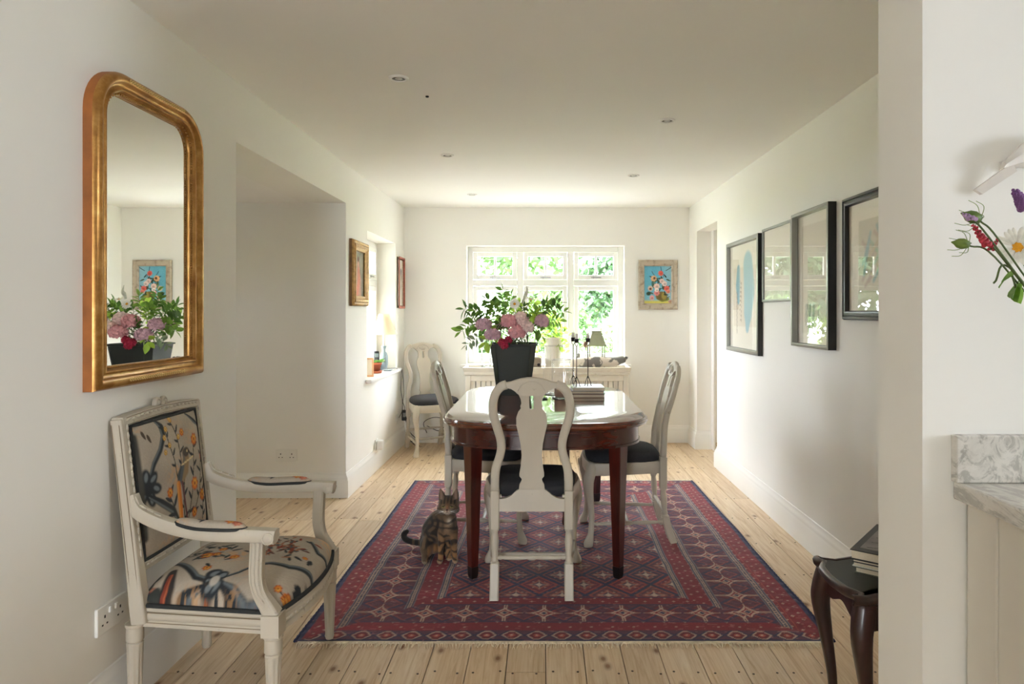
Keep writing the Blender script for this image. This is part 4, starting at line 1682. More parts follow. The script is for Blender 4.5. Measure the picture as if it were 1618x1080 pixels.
# ---------------------------------------------------------------- gilt mirror
t = NT('antique_gilt')
v = t.coord(rand=True)
n1 = t.noise(v, 16, 7, .65)
n2 = t.noise(v, 55, 5, .6)
cg = t.ramp(n1, [(.25, lin((128, 86, 42))), (.5, lin((166, 120, 62))), (.75, lin((200, 160, 96)))])
cg = t.mix(t.ramp(n2, [(.66, (0, 0, 0)), (.78, (.8, .8, .8))]), cg, lin((140, 78, 36)))
t.color(cg)
t.set(Metallic=.75, Roughness=.33)
t.bump(n2, .15, .001)
M_gilt = t.m
M_bole = paint('ochre_bole_side', (150, 88, 34), rough=.6, var=.22, scale=14)
t = NT('mirror_silver')
t.set(Metallic=1.0, Roughness=.012)
t.b.inputs['Base Color'].default_value = (.90, .91, .88, 1)
M_mirror = t.m
MY0, MY1, MZ0, MZ1 = 2.005, 2.645, 1.035, 2.02
# local frame: x along world +Y, y up, z out of the wall
mir = thing('gilt_mirror', 'tall gilt framed wall mirror with rounded top corners', 'mirror')
mir.matrix_world = Matrix.Translation((XL, MY0, MZ0)) @ Matrix(((0, 0, 1, 0), (1, 0, 0, 0), (0, 1, 0, 0), (0, 0, 0, 1)))
MW, MH = MY1 - MY0, MZ1 - MZ0


def arch(inset, r, k=12):
    x0, x1, y0, y1 = inset, MW - inset, inset, MH - inset
    pts = [(x0, y0), (x1, y0)]
    pts += [(x1 - r + r * math.cos(a), y1 - r + r * math.sin(a)) for a in np.linspace(0, PI / 2, k)]
    pts += [(x0 + r + r * math.cos(a), y1 - r + r * math.sin(a)) for a in np.linspace(PI / 2, PI, k)]
    return pts


def loops(m_, data):
    """data: list of (inset, radius, height) rings across the frame profile"""
    R = [[(x, y, z) for x, y in arch(i, r)] for i, r, z in data]
    o = len(m_.v)
    n_ = len(R[0])
    for r_ in R:
        m_.v += r_
    for i in range(len(R) - 1):
        for j in range(n_):
            k = (j + 1) % n_
            m_.f.append((o + i * n_ + j, o + i * n_ + k, o + (i + 1) * n_ + k, o + (i + 1) * n_ + j))


R0 = .15
m = MB()
loops(m, [(0, R0, .028), (.003, R0 - .003, .036), (.009, R0 - .009, .042), (.016, R0 - .016, .046), (.024, R0 - .024, .046), (.030, R0 - .03, .042), (.033, R0 - .033, .036), (.037, R0 - .037, .032), (.043, R0 - .043, .030), (.049, R0 - .049, .032), (.052, R0 - .052, .036), (.056, R0 - .056, .036), (.060, R0 - .06, .031), (.062, R0 - .062, .026), (.066, R0 - .066, .024), (.069, R0 - .069, .019), (.071, R0 - .071, .012)])
m.build('frame_moulding', M_gilt, mir, auto=50)
m = MB()
loops(m, [(0, R0, .0), (0, R0, .028)])
m.build('frame_side', M_bole, mir, auto=50)
m = MB()
a_ = arch(.070, R0 - .070)
m.add([(x, y, .013) for x, y in a_], [tuple(range(len(a_)))])
m.build('mirror_glass', M_mirror, mir)
bead = MB()
bp = arch(.066, R0 - .066, 10)
bp = bp + [bp[0]]
for a, b_ in zip(bp[:-1], bp[1:]):
    A, B = Vector((*a, .024)), Vector((*b_, .024))
    k = max(1, int((B - A).length / .0085))
    for i in range(k):
        p = A.lerp(B, (i + .5) / k)
        bead.ball((p.x, p.y, p.z), .0042, 6, 4)
bo = bead.build('bead_row', M_gilt, mir, smooth=True)
bo['kind'] = 'stuff'
M_eng = paint('pale_gilt', (224, 196, 130), rough=.4, metal=.4)
for (yy) in (.020, MH - .020):
    ro = MB()
    for i in range(26):
        x = .16 + (MW - .32) * i / 25
        ro.sweep([(x + .007 * math.cos(a) * (1 - a / 9), yy + .007 * math.sin(a) * (1 - a / 9), .0462) for a in np.linspace(0, 6.5, 9)], .0028, .0035, ref=(0, 0, 1), n=5)
    ro.build('scroll_engraving', M_eng, mir)['kind'] = 'stuff'
# ---------------------------------------------------------------- framed pictures
def at(px, py, d):
    """point seen at pixel (px, py) at distance d down the room"""
    return Vector(((px - VPX) / F_PX * d, d, CAM_H - (py - VPY) / F_PX * d))


def on_left(y, z, x=XL):
    return Matrix.Translation((x, y, z)) @ Matrix(((0, 0, 1, 0), (1, 0, 0, 0), (0, 1, 0, 0), (0, 0, 0, 1)))


def on_right(y, z, x=XR):
    return Matrix.Translation((x, y, z)) @ Matrix(((0, 0, -1, 0), (-1, 0, 0, 0), (0, 1, 0, 0), (0, 0, 0, 1)))


def on_far(x, z, y=YF):
    return Matrix.Translation((x, y, z)) @ Matrix(((1, 0, 0, 0), (0, 0, -1, 0), (0, 1, 0, 0), (0, 0, 0, 1)))


M_art = attr_mat('picture_paint', rough=.8, var=.05, nscale=220, bump=.15)


def picture(M, W, H, prof, fmat, label, fn, pane=True, res=(60, 70), artz=.008, side=None, tilt=0.0):
    """prof: list of (distance in from the outer edge, height off the wall)"""
    r = thing('framed_picture', label, 'picture')
    r.matrix_world = M @ Matrix.Rotation(tilt, 4, 'X')
    m_ = MB()
    R = []
    for i, z in prof:
        R.append([(i, i, z), (W - i, i, z), (W - i, H - i, z), (i, H - i, z)])
    n_ = 4
    for r_ in R:
        m_.v += r_
    for a in range(len(R) - 1):
        for j in range(4):
            k = (j + 1) % 4
            m_.f.append((a * 4 + j, a * 4 + k, (a + 1) * 4 + k, (a + 1) * 4 + j))
    fo_ = m_.build('frame', fmat, r, auto=45)
    ins = prof[-1][0]
    if side is not None:
        s_ = MB()
        for z in (0.001, prof[0][1]):
            s_.v += [(-.0006, -.0006, z), (W + .0006, -.0006, z), (W + .0006, H + .0006, z), (-.0006, H + .0006, z)]
        for j in range(4):
            s_.f.append((j, (j + 1) % 4, 4 + (j + 1) % 4, 4 + j))
        s_.build('frame_edge', side, r)
    w_, h_ = W - 2 * ins, H - 2 * ins
    m_ = MB()
    m_.grid(lambda u, v_: (ins + u * w_, ins + v_ * h_, artz), *res)
    ao = m_.build('artwork', M_art, r)
    u, v_ = np.meshgrid(np.linspace(0, 1, res[0] + 1), np.linspace(0, 1, res[1] + 1), indexing='ij')
    set_paint(ao, fn(u.ravel() * w_ / h_, 1 - v_.ravel(), w_ / h_))
    if pane:
        MB().add([(ins, ins, artz + .004), (W - ins, ins, artz + .004), (W - ins, H - ins, artz + .004), (ins, H - ins, artz + .004)], [(0, 1, 2, 3)]).build('glass_pane', M_picglass, r, recalc=False)
    MB().box(.004, W - .004, .004, H - .004, .0005, artz - .002).build('backing_board', paint('backing_card', (120, 104, 82), rough=.9), r)
    return r


def base_rgb(x, c, y=None):
    rgb = np.empty((x.size, 3), dtype=np.float32)
    rgb[:] = nlin(c)
    return rgb


M_picglass = glass('picture_glass', ior=1.62)
M_goldframe = paint('gilt_picture_frame', (168, 130, 72), rough=.45, var=.35, scale=40, metal=.3, bump=.4, bscale=150)
M_redframe = wood('red_brown_frame', (128, 60, 42), (164, 88, 62), rough=.4, axis='Z')
M_pewter = worn_paint('silvered_wood_frame', (186, 172, 152), (120, 100, 80), rough=.45, scale=20, lo=.5, hi=.7)
M_blackframe = paint('black_frame', (20, 18, 17), rough=.35)
M_silver = paint('silver_frame_face', (150, 150, 142), rough=.35, metal=.5)


def art_figure(x, y, a):
    rgb = base_rgb(x, (150, 146, 128))
    blend(rgb, vnoise(x, y, 7, 2) * .7, (112, 120, 100))
    blend(rgb, np.clip(vnoise(x, y, 11, 5) * 1.6 - .8, 0, 1), (176, 160, 146))
    stroke(rgb, x, y, [(.42, .30), (.40, .5), (.44, .7), (.40, .95)], [.10, .15, .18, .25], (190, 140, 120), .8)
    stroke(rgb, x, y, [(.46, .40), (.50, .6), (.40, .8), (.30, .95)], [.05, .08, .09, .08], (206, 128, 108), .8)
    blob(rgb, x, y, .42, .24, .07, .09, (198, 152, 132), 0, .5)
    blob(rgb, x, y, .42, .17, .08, .06, (120, 92, 80), 0, .6)
    stroke(rgb, x, y, [(.20, .95), (.18, .6), (.26, .35)], .05, (130, 134, 122), 1.0)
    rgb *= (.9 + .2 * vnoise(x, y, 45, 1))[:, None]
    return rgb


def art_head(x, y, a):
    rgb = base_rgb(x, (226, 220, 206))
    stroke(rgb, x, y, [(.29, .27), (.30, .36), (.29, .44)], [.07, .075, .05], (120, 108, 96), .6)
    blob(rgb, x, y, .29, .25, .085, .07, (52, 46, 44), 0, .4)
    stroke(rgb, x, y, [(.29, .46), (.27, .60)], [.03, .06], (176, 166, 150), 1.0)
    return rgb


def art_bouquet(x, y, a):
    rgb = base_rgb(x, (92, 168, 196))
    blend(rgb, np.clip((x - .35) * 1.6, 0, 1) * .8 + np.clip(y - .45, 0, 1) * .5, (196, 216, 222))
    blend(rgb, vnoise(x, y, 8, 4) * .35, (120, 190, 204))
    blend(rgb, np.clip((y - .90) / .05, 0, 1), (206, 196, 96))
    stroke(rgb, x, y, [(.36, .86), (.48, .90), (.62, .88)], [.04, .06, .05], (120, 126, 40), .5)
    blob(rgb, x, y, .46, .80, .16, .12, (110, 92, 44), 0, .25)
    blob(rgb, x, y, .53, .80, .07, .10, (150, 134, 60), 0, .5)
    r = random.Random(4)
    for _ in range(40):
        leaf_print(rgb, x, y, r.uniform(.22, .62), r.uniform(.3, .78), .14, .045, r.uniform(0, 6.28), r.choice(((40, 62, 40), (58, 80, 50), (30, 48, 36), (78, 96, 56))))
    for p in ([(.52, .30), (.46, .14), (.44, .02)], [(.58, .12), (.68, .06), (.74, .02)], [(.28, .26), (.22, .18), (.20, .14)], [(.60, .9), (.62, .84), (.68, .82)]):
        stroke(rgb, x, y, p, .009, (60, 78, 90), .5)
    for cx, cy_, q, c in ((.44, .19, .075, (206, 84, 66)), (.25, .33, .085, (224, 172, 126)), (.47, .40, .07, (228, 196, 186)), (.54, .47, .075, (232, 206, 200)), (.33, .54, .085, (232, 198, 186)),
                          (.60, .60, .08, (212, 92, 78)), (.64, .68, .06, (216, 122, 104)), (.16, .60, .075, (214, 184, 160)), (.33, .72, .08, (218, 130, 128)), (.20, .85, .07, (224, 160, 160)),
                          (.69, .95, .05, (190, 150, 130)), (.33, .64, .06, (240, 222, 214))):
        blob(rgb, x, y, cx, cy_, q, q * .95, c, cx * 9, .3, 7, .18)
        blob(rgb, x, y, cx + .01, cy_ + .012, q * .45, q * .4, tuple(int(v * .8) for v in c), 0, .6)
    blob(rgb, x, y, .27, .32, .03, .03, (74, 50, 30), 0, .4)
    blob(rgb, x, y, .16, .61, .03, .03, (110, 62, 34), 0, .4)
    blob(rgb, x, y, .11, .74, .06, .05, (44, 66, 44), 0, .4)
    rgb *= (.92 + .16 * vnoise(x, y, 70, 1))[:, None]
    return rgb


def art_blue(x, y, a):
    rgb = base_rgb(x, (226, 220, 206))
    m_ = (x > .12 * a) & (x < .92 * a) & (y > .22) & (y < .80)
    blend(rgb, m_.astype(float), (212, 202, 186))
    stroke(rgb, x, y, [(.62 * a, .22), (.66 * a, .45), (.62 * a, .65), (.6 * a, .80)], [.14, .16, .12, .05], (138, 180, 190), .25)
    stroke(rgb, x, y, [(.30 * a, .24), (.28 * a, .40), (.30 * a, .54)], [.05, .07, .04], (120, 168, 184), .3)
    for i in range(9):
        yy = .36 + i * .045
        stroke(rgb, x, y, [(.34 * a, yy), (.34 * a + .06, yy + .01), (.34 * a + .05, yy + .03)], .006, (150, 128, 106), .5)
        stroke(rgb, x, y, [(.24 * a, yy + .1), (.25 * a, yy + .13)], .008, (120, 104, 90), .5)
    return rgb


def art_plain(x, y, a):
    rgb = base_rgb(x, (228, 222, 208))
    blob(rgb, x, y, .5 * a, .5, .30 * a, .2, (214, 206, 190), 0, .6)
    return rgb


def art_lines(x, y, a):
    rgb = base_rgb(x, (222, 214, 198))
    blend(rgb, ((x > .1 * a) & (x < .9 * a) & (y > .08) & (y < .92)).astype(float), (206, 196, 178))
    r = random.Random(8)
    for i in range(14):
        xx = (.2 + .6 * r.random()) * a
        stroke(rgb, x, y, [(xx, .80 + .1 * r.random()), (xx + .02, .70)], .006, (120, 120, 104), .5)
    return rgb


def art_garden(x, y, a):
    rgb = base_rgb(x, (226, 218, 202))
    m_ = ((x > .14 * a) & (x < .86 * a) & (y > .16) & (y < .84)).astype(float)
    blend(rgb, m_, (196, 188, 168))
    r = random.Random(12)
    for i in range(26):
        stroke(rgb, x, y, [((.18 + .64 * r.random()) * a, .2 + .2 * r.random()), ((.18 + .64 * r.random()) * a, .5 + .3 * r.random())], .02, r.choice(((150, 168, 140), (176, 156, 140), (140, 160, 158), (188, 172, 140))), 1.0)
    return rgb


flat = [(0, .02), (.0, .022), (.002, .024), (.022, .024), (.024, .016)]
picture(on_left(4.77, 1.315), .42, .47, [(0, .020), (.004, .030), (.014, .036), (.022, .032), (.030, .040), (.044, .040), (.058, .026), (.070, .022), (.074, .012)], M_goldframe,
        'small figure painting in a heavy gilt frame beside the side window', art_figure, pane=False, side=paint('dark_gilt_edge', (112, 78, 36), rough=.6, var=.3, scale=30, bump=.4))
picture(on_left(6.325, 1.305), .27, .485, [(0, .022), (.003, .026), (.022, .026), (.026, .018), (.028, .012)], M_redframe,
        'narrow portrait sketch in a red-brown frame in the far left corner', art_head)
picture(on_far(.933, 1.295), .385, .485, [(0, .018), (.005, .026), (.013, .030), (.020, .024), (.046, .020), (.052, .024), (.058, .020), (.062, .012)], M_pewter,
        'flower vase painting with blue ground in a silvered frame right of the window', art_bouquet, pane=False, res=(110, 140))
picture(on_right(5.21, .985), .765, .80, [(0, .032), (.002, .034), (.026, .034), (.028, .024), (.030, .012)], M_silver,
        'blue abstract print in a dark edged silver frame nearest the doorway', art_blue, side=M_blackframe)
picture(on_right(4.405, 1.335), .515, .465, [(0, .018), (.002, .020), (.013, .020), (.015, .012)], M_silver,
        'small landscape print in a thin dark frame, second from the doorway', art_plain, side=M_blackframe)
picture(on_right(3.825, 1.085), .495, .725, [(0, .042), (.002, .044), (.016, .044), (.018, .012)], M_silver,
        'tall print in a deep black box frame, third from the doorway', art_lines, side=M_blackframe)
picture(on_right(3.215, 1.235), .74, .565, [(0, .016), (.004, .026), (.014, .030), (.018, .024), (.030, .030), (.038, .028), (.042, .012)], M_blackframe,
        'wide drawing in a moulded black frame partly hidden by the partition', art_garden, side=M_blackframe)

# ---------------------------------------------------------------- planter and cut flowers on the table
M_zinc = paint('dark_green_metal', (48, 52, 44), rough=.55, var=.12, scale=5, bump=.08, bscale=40)
PX, PY = -.177, 4.25
pl = thing('metal_planter', 'dark green tapered metal planter full of flowers on the table', 'planter', (PX, PY, TZ))


def octo(hx, hy, ch, z):
    return [(-hx + ch, -hy, z), (hx - ch, -hy, z), (hx, -hy + ch, z), (hx, hy - ch, z), (hx - ch, hy, z), (-hx + ch, hy, z), (-hx, hy - ch, z), (-hx, -hy + ch, z)]


m = MB()
m.rings([octo(.100, .105, .026, 0), octo(.100, .105, .026, .006), octo(.1405, .150, .036, .308), octo(.1365, .146, .035, .308), octo(.098, .102, .025, .02)])
m.build('body', M_zinc, pl, bevel=.002)
m = MB()
m.rings([octo(.139, .148, .036, .300), octo(.149, .158, .038, .303), octo(.150, .159, .038, .310), octo(.138, .147, .036, .313)], cap=False)
m.build('rim', M_zinc, pl)
m = MB()
for s in (-1, 1):
    m.sweep([(s * .078, -.1075, .012), (s * .108, -.151, .298)], .004, .004, n=6)
for s in (-1, 1):
    MB().sweep([(s * .076, -.1068, .012), (s * .106, -.1505, .298)], .004, .005, n=6).build('seam', M_zinc, pl)
so_ = MB().rings([octo(.1345, .144, .034, .27), octo(.1355, .145, .034, .285)]).build('soil', paint('wet_soil', (40, 34, 26), rough=1), pl)

M_lf = [leaf_mat('bouquet_leaf_dark', (58, 92, 38), (92, 128, 56), .42), leaf_mat('bouquet_leaf_mid', (84, 122, 46), (128, 162, 72), .5),
        leaf_mat('bouquet_leaf_lime', (128, 162, 50), (172, 202, 84), .6), leaf_mat('eucalyptus_grey', (104, 124, 92), (136, 152, 120), .4)]
M_stem = paint('green_stem', (84, 102, 52), rough=.6)
LEAF = {}


def leaf_src(mi, round_=False):
    key = (mi, round_)
    if key not in LEAF:
        m_ = MB()
        w_ = .66 if round_ else .50
        pts = [(0, 0), (.18, .55), (.40, 1.0), (.62, .92), (.84, .5), (1.0, 0.0)]
        V_, F_ = [], []
        for t_, k in pts:
            V_ += [(t_, -w_ * k * .5, .06 * k - .10 * t_ * t_), (t_, 0, -.02 - .10 * t_ * t_), (t_, w_ * k * .5, .06 * k - .10 * t_ * t_)]
        for i in range(5):
            a = i * 3
            F_ += [(a, a + 3, a + 4, a + 1), (a + 1, a + 4, a + 5, a + 2)]
        m_.v, m_.f = V_, F_
        me_ = bpy.data.meshes.new('leaf')
        me_.from_pydata(V_, [], F_)
        me_.shade_smooth()
        me_.materials.append(M_lf[mi])
        LEAF[key] = me_
    return LEAF[key]


def add_leaf(parent, p, direction, size, mi, rnd, round_=False, roll=None):
    o = bpy.data.objects.new('leaf', leaf_src(mi, round_))
    COL.objects.link(o)
    o.parent = parent
    d_ = Vector(direction).normalized()
    q = d_.to_track_quat('X', 'Z')
    o.matrix_local = Matrix.Translation(p) @ q.to_matrix().to_4x4() @ Matrix.Rotation(rnd.uniform(-1.2, 1.2) if roll is None else roll, 4, 'X') @ Matrix.Scale(size, 4)
    return o


def branch(name, label, cat, base, pts, n, size, mi, seed, group, round_=False, stem=.004, tipleaf=True):
    """leafy cutting; base = foot of stem in world, pts in world"""
    rnd = random.Random(seed)
    r = thing(name, label, cat, base, group=group)
    B = Vector(base)
    P = spline([(0, 0, 0)] + [Vector(p) - B for p in pts], 24)
    m_ = MB()
    m_.sweep(P, [stem * (1 - .7 * i / 24) for i in range(25)], ref=(.3, .9, .2), n=6)
    m_.build('stem', M_stem, r, smooth=True)
    for i in range(n):
        t_ = .34 + .64 * i / max(1, n - 1)
        k = min(int(t_ * 24), 23)
        p = P[k].lerp(P[k + 1], t_ * 24 - k)
        T_ = (P[k + 1] - P[k]).normalized()
        S_ = T_.cross(Vector((rnd.uniform(-.5, .5), -1, rnd.uniform(-.3, .3)))).normalized() * (1 if i % 2 else -1)
        add_leaf(r, p, T_ * rnd.uniform(.35, .8) + S_ + Vector((0, rnd.uniform(-.5, .5), rnd.uniform(-.2, .3))), size * rnd.uniform(.7, 1.2), mi, rnd, round_)
    if tipleaf:
        add_leaf(r, P[-1], P[-1] - P[-2], size * .9, mi, rnd, round_)
    return r


FOOT = (PX, PY, TZ + .286)
GB = 'leafy sprigs in the dark green planter'


def foot(i):
    a = i * 2.4
    return (PX + .09 * math.cos(a), PY + .10 * math.sin(a), TZ + .286)


sprigs = [
    ([(775, 505, 4.2), (752, 490, 4.15), (733, 488, 4.12)], 11, .046, 0, 'dark leafy sprig arching left out of the planter, uppermost of the left ones'),
    ([(770, 520, 4.15), (745, 512, 4.1), (728, 524, 4.08)], 12, .044, 1, 'leafy sprig drooping at the far left of the planter'),
    ([(768, 530, 4.1), (750, 536, 4.06), (737, 545, 4.05)], 7, .036, 3, 'grey-green sprig hanging low left of the planter'),
    ([(790, 500, 4.22), (778, 480, 4.2), (768, 472, 4.18)], 10, .044, 0, 'leafy sprig rising left above the pale pink heads'),
    ([(800, 500, 4.3), (795, 475, 4.3), (794, 458, 4.3)], 11, .040, 0, 'tallest leafy sprig in the planter, left of the daisies'),
    ([(806, 500, 4.2), (806, 480, 4.2), (808, 467, 4.2)], 9, .040, 1, 'mid-green sprig beside the open daisy'),
    ([(822, 510, 4.25), (824, 490, 4.25), (829, 484, 4.25)], 7, .034, 0, 'short dark sprig between the two daisies'),
    ([(842, 510, 4.3), (862, 482, 4.32), (884, 478, 4.3)], 11, .046, 0, 'dark leafy sprig arching right of the planter, upper one'),
    ([(846, 505, 4.32), (868, 490, 4.34), (892, 492, 4.3)], 11, .046, 1, 'leafy sprig reaching right over the candlesticks side'),
    ([(846, 515, 4.3), (868, 506, 4.36), (884, 506, 4.36)], 9, .044, 1, 'lower leafy sprig spreading right of the planter'),
    ([(786, 515, 4.35), (775, 500, 4.4), (760, 498, 4.42)], 10, .044, 1, 'leafy sprig at the back left of the planter'),
    ([(835, 520, 4.12), (850, 520, 4.1), (856, 530, 4.08)], 6, .05, 1, 'broad leaves at the right front rim of the planter'),
    ([(790, 520, 4.12), (780, 530, 4.08), (768, 540, 4.06)], 5, .05, 2, 'lime leaves under the left pink heads'),
    ([(812, 510, 4.38), (800, 490, 4.42), (783, 482, 4.44)], 10, .044, 0, 'dark sprig at the rear of the planter'),
    ([(825, 515, 4.42), (838, 490, 4.46), (843, 478, 4.5)], 10, .044, 2, 'lime sprig at the rear right of the planter'),
    ([(805, 520, 4.14), (800, 512, 4.1), (790, 510, 4.08)], 7, .042, 0, 'dark leaves between the pink flower heads'),
    ([(782, 505, 4.25), (766, 492, 4.22), (750, 490, 4.2)], 11, .046, 1, 'leafy sprig left of the tallest sprig, second row'),
    ([(792, 505, 4.18), (784, 492, 4.15), (780, 484, 4.14)], 9, .044, 1, 'mid-green leaves directly above the left lilac heads'),
    ([(838, 512, 4.28), (852, 492, 4.3), (872, 484, 4.32)], 11, .046, 1, 'mid-green sprig just below the upper right dark sprig'),
    ([(842, 512, 4.18), (848, 500, 4.14), (846, 492, 4.12)], 8, .044, 2, 'lime leaves behind the right lilac head'),
    ([(780, 525, 4.2), (758, 515, 4.18), (744, 500, 4.16)], 10, .046, 0, 'dark sprig between the two outer left sprigs'),
    ([(815, 505, 4.3), (815, 490, 4.32), (818, 480, 4.34)], 8, .044, 2, 'lime leaves behind the open daisy'),
]
for i, (pp, n, sz, mi, lb) in enumerate(sprigs):
    branch('leafy_sprig', lb, 'foliage', foot(i), [at(*q) for q in pp], n + 4, sz * 1.3, mi, 40 + i, GB)

# hydrangea / phlox heads made of four-petalled florets
M_pet = {}


def petal_mat(c, name):
    if name not in M_pet:
        t_ = NT(name)
        v_ = t_.coord()
        c0 = lin(c)
        t_.color(t_.ramp(t_.noise(v_, 60, 3), [(.3, tuple(q * .82 for q in c0[:3])), (.7, tuple(min(1, q * 1.15) for q in c0[:3]))]))
        t_.set(Roughness=.6)
        M_pet[name] = t_.m
    return M_pet[name]


def flower_head(name, label, c, size, mat, base, seed, n=70, fl=.016, squash=.8, group='flower heads in the dark green planter'):
    rnd = np.random.RandomState(seed)
    r = thing(name, label, 'flower', base, group=group)
    C_ = Vector(c) - Vector(base)
    MB().sweep(spline([(0, 0, 0), C_ * .5 + Vector((0, 0, .01)), C_], 10), .005, ref=(.3, .9, .2), n=6).build('stem', M_stem, r, smooth=True)
    m_ = MB()
    for i in range(n):
        z = 1 - 1.55 * (i + .5) / n
        ph = i * 2.39996
        rr_ = math.sqrt(max(0, 1 - z * z))
        nv_ = Vector((rr_ * math.cos(ph), rr_ * math.sin(ph), z))
        p = C_ + Vector((nv_.x * size, nv_.y * size, nv_.z * size * squash)) * rnd.uniform(.86, 1.05)
        q = nv_.to_track_quat('Z', 'Y').to_matrix() @ Matrix.Rotation(rnd.uniform(0, 6), 3, 'Z')
        for k in range(4):
            a = k * PI / 2
            loc = [(0, 0, 0), (.5, -.45, .12), (1.0, -.1, .25), (1.0, .1, .25), (.5, .45, .12)]
            pts = []
            for (x_, y_, z_) in loc:
                x2, y2 = x_ * math.cos(a) - y_ * math.sin(a), x_ * math.sin(a) + y_ * math.cos(a)
                pts.append(p + q @ Vector((x2 * fl, y2 * fl, z_ * fl)))
            m_.add(pts, [(0, 1, 2, 3, 4)])
    fo_ = m_.build('flower_head', mat, r)
    fo_['kind'] = 'stuff'
    core = MB().ball(tuple(C_), (size * .74, size * .74, size * squash * .74), 12, 8).build('core', mat, r, smooth=True)
    return r


pk, lil, pale, crim = petal_mat((226, 164, 168), 'dusky_pink_petal'), petal_mat((212, 172, 184), 'lilac_pink_petal'), petal_mat((240, 212, 206), 'pale_pink_petal'), petal_mat((168, 30, 62), 'crimson_petal')
heads = [
    ('dusky lilac flower head, upper of the two left of the planter', (764, 513, 4.11), .043, lil, .8),
    ('dusky lilac flower head, lower of the two left of the planter', (778, 529, 4.07), .044, lil, .8),
    ('rose pink flower head at the centre of the bouquet, left part', (803, 508, 4.10), .046, pk, .9),
    ('pale lilac flower head at the top centre of the bouquet', (823, 504, 4.13), .043, pale, .9),
    ('rose pink flower head at the centre of the bouquet, lowest part', (817, 525, 4.06), .047, pk, .8),
    ('blush pink flower head at the right of the central cluster', (833, 517, 4.07), .036, pale, .9),
    ('dusky lilac flower head standing apart on the right of the bouquet', (856, 508, 4.12), .036, lil, 1.1),
    ('lilac flower head at the rear facing the mirror side', (795, 512, 4.42), .046, lil, .9),
]
for i, (lb, q, sz, mt, sq) in enumerate(heads):
    flower_head('flower_head_stem', lb, at(*q), sz, mt, foot(i + 3), i, 52 if sz > .04 else 40, .021, sq)
for i, (px, py, d_, lb) in enumerate(((793, 541, 4.05, 'crimson bloom hanging over the planter rim, left one'), (803, 537, 4.05, 'crimson bloom hanging over the planter rim, right one'), (797, 546, 4.04, 'lowest small crimson bloom over the planter rim'))):
    flower_head('crimson_flower', lb, at(px, py, d_), .019, crim, foot(i + 9), 30 + i, 22, .015, 1.0, 'crimson blooms over the planter rim')

M_daisy = petal_mat((240, 238, 228), 'white_petal')
M_eye = paint('yellow_disc', (226, 158, 30), rough=.8, var=.2, scale=120)


def daisy(label, c, normal, size, base, group, cat='flower', petals=20):
    r = thing('daisy', label, cat, base, group=group)
    C_ = Vector(c) - Vector(base)
    MB().sweep(spline([(0, 0, 0), C_ * .55 + Vector((.005, 0, .02)), C_ - Vector(normal).normalized() * .006], 12), .004, ref=(.3, .9, .2), n=6).build('stem', M_stem, r, smooth=True)
    q = Vector(normal).normalized().to_track_quat('Z', 'Y').to_matrix().to_4x4()
    first_ = None
    for k in range(petals):
        a = 2 * PI * k / petals
        Mx = Matrix.Translation(C_) @ q @ Matrix.Rotation(a, 4, 'Z') @ Matrix.Rotation(-.12 - .1 * (k % 3), 4, 'Y')
        if first_ is None:
            m_ = MB()
            V_, F_ = [], []
            for t_, w_ in ((.22, .05), (.45, .10), (.75, .12), (.93, .08), (1.0, .02)):
                V_ += [(t_ * size, -w_ * size, 0), (t_ * size, 0, .03 * size), (t_ * size, w_ * size, 0)]
            for i in range(4):
                a_ = i * 3
                F_ += [(a_, a_ + 3, a_ + 4, a_ + 1), (a_ + 1, a_ + 4, a_ + 5, a_ + 2)]
            m_.v, m_.f = V_, F_
            first_ = m_.build('petal', M_daisy, r, smooth=True)
            first_.matrix_local = Mx
        else:
            inst(first_, 'petal', r, Mx)
    d_ = MB(Matrix.Translation(C_) @ q)
    d_.lathe([(.01 * size, -.05 * size), (.28 * size, -.03 * size), (.30 * size, .03 * size), (.22 * size, .10 * size), (.08 * size, .12 * size)], 16)
    d_.build('disc', M_eye, r, smooth=True)
    return r


daisy('open white daisy facing the viewer above the planter', at(813, 480, 4.12), (.05, -1, .25), .034, foot(5), None)
daisy('white daisy seen from the side, right of the open one', at(839, 473, 4.2), (.1, -.25, 1), .034, foot(7), None)
# trumpet bloom and buds
r = thing('trumpet_flower', 'pale trumpet flower standing tallest above the planter', 'flower', foot(8))
B_ = Vector(foot(8))
tp = [at(830, 500, 4.2) - B_, at(826, 480, 4.2) - B_, at(830, 466, 4.2) - B_, at(831, 450, 4.2) - B_]
MB().sweep(spline([(0, 0, 0), tp[0], tp[1]], 10), .004, ref=(.3, .9, .2), n=6).build('stem', M_stem, r, smooth=True)
MB().sweep(spline([tp[1], tp[2], at(833, 460, 4.2) - B_, tp[3]], 10), [.006, .010, .014, .018, .022, .024, .02, .015, .01, .006, .003], ref=(.3, .9, .2), n=10).build('trumpet', petal_mat((206, 206, 190), 'greenish_white_petal'), r, smooth=True)
for i, (px, py, d_, lb, w_) in enumerate(((859, 478, 4.15, 'oval green seed head standing right of the daisies', .030), (875, 477, 4.28, 'dark oval bud at the upper right of the bouquet', .030),
                                      (834, 498, 4.1, 'small dark bud above the pale pink head', .016), (866, 512, 4.2, 'tiny dark bud right of the lilac head', .014))):
    r = thing('bud_stem', lb, 'flower', foot(i + 6), group='seed heads and buds in the planter')
    B_ = Vector(foot(i + 6))
    c_ = at(px, py, d_) - B_
    MB().sweep(spline([(0, 0, 0), c_ * .6 + Vector((.004, 0, -.01)), c_], 10), .004, ref=(.3, .9, .2), n=6).build('stem', M_stem, r, smooth=True)
    MB(Matrix.Translation(c_)).lathe([(.001, -w_ * .7), (w_ * .35, -w_ * .5), (w_ * .5, 0), (w_ * .38, w_ * .5), (w_ * .12, w_ * .72), (.001, w_ * .8)], 12).build('bud', M_lf[0], r, smooth=True)

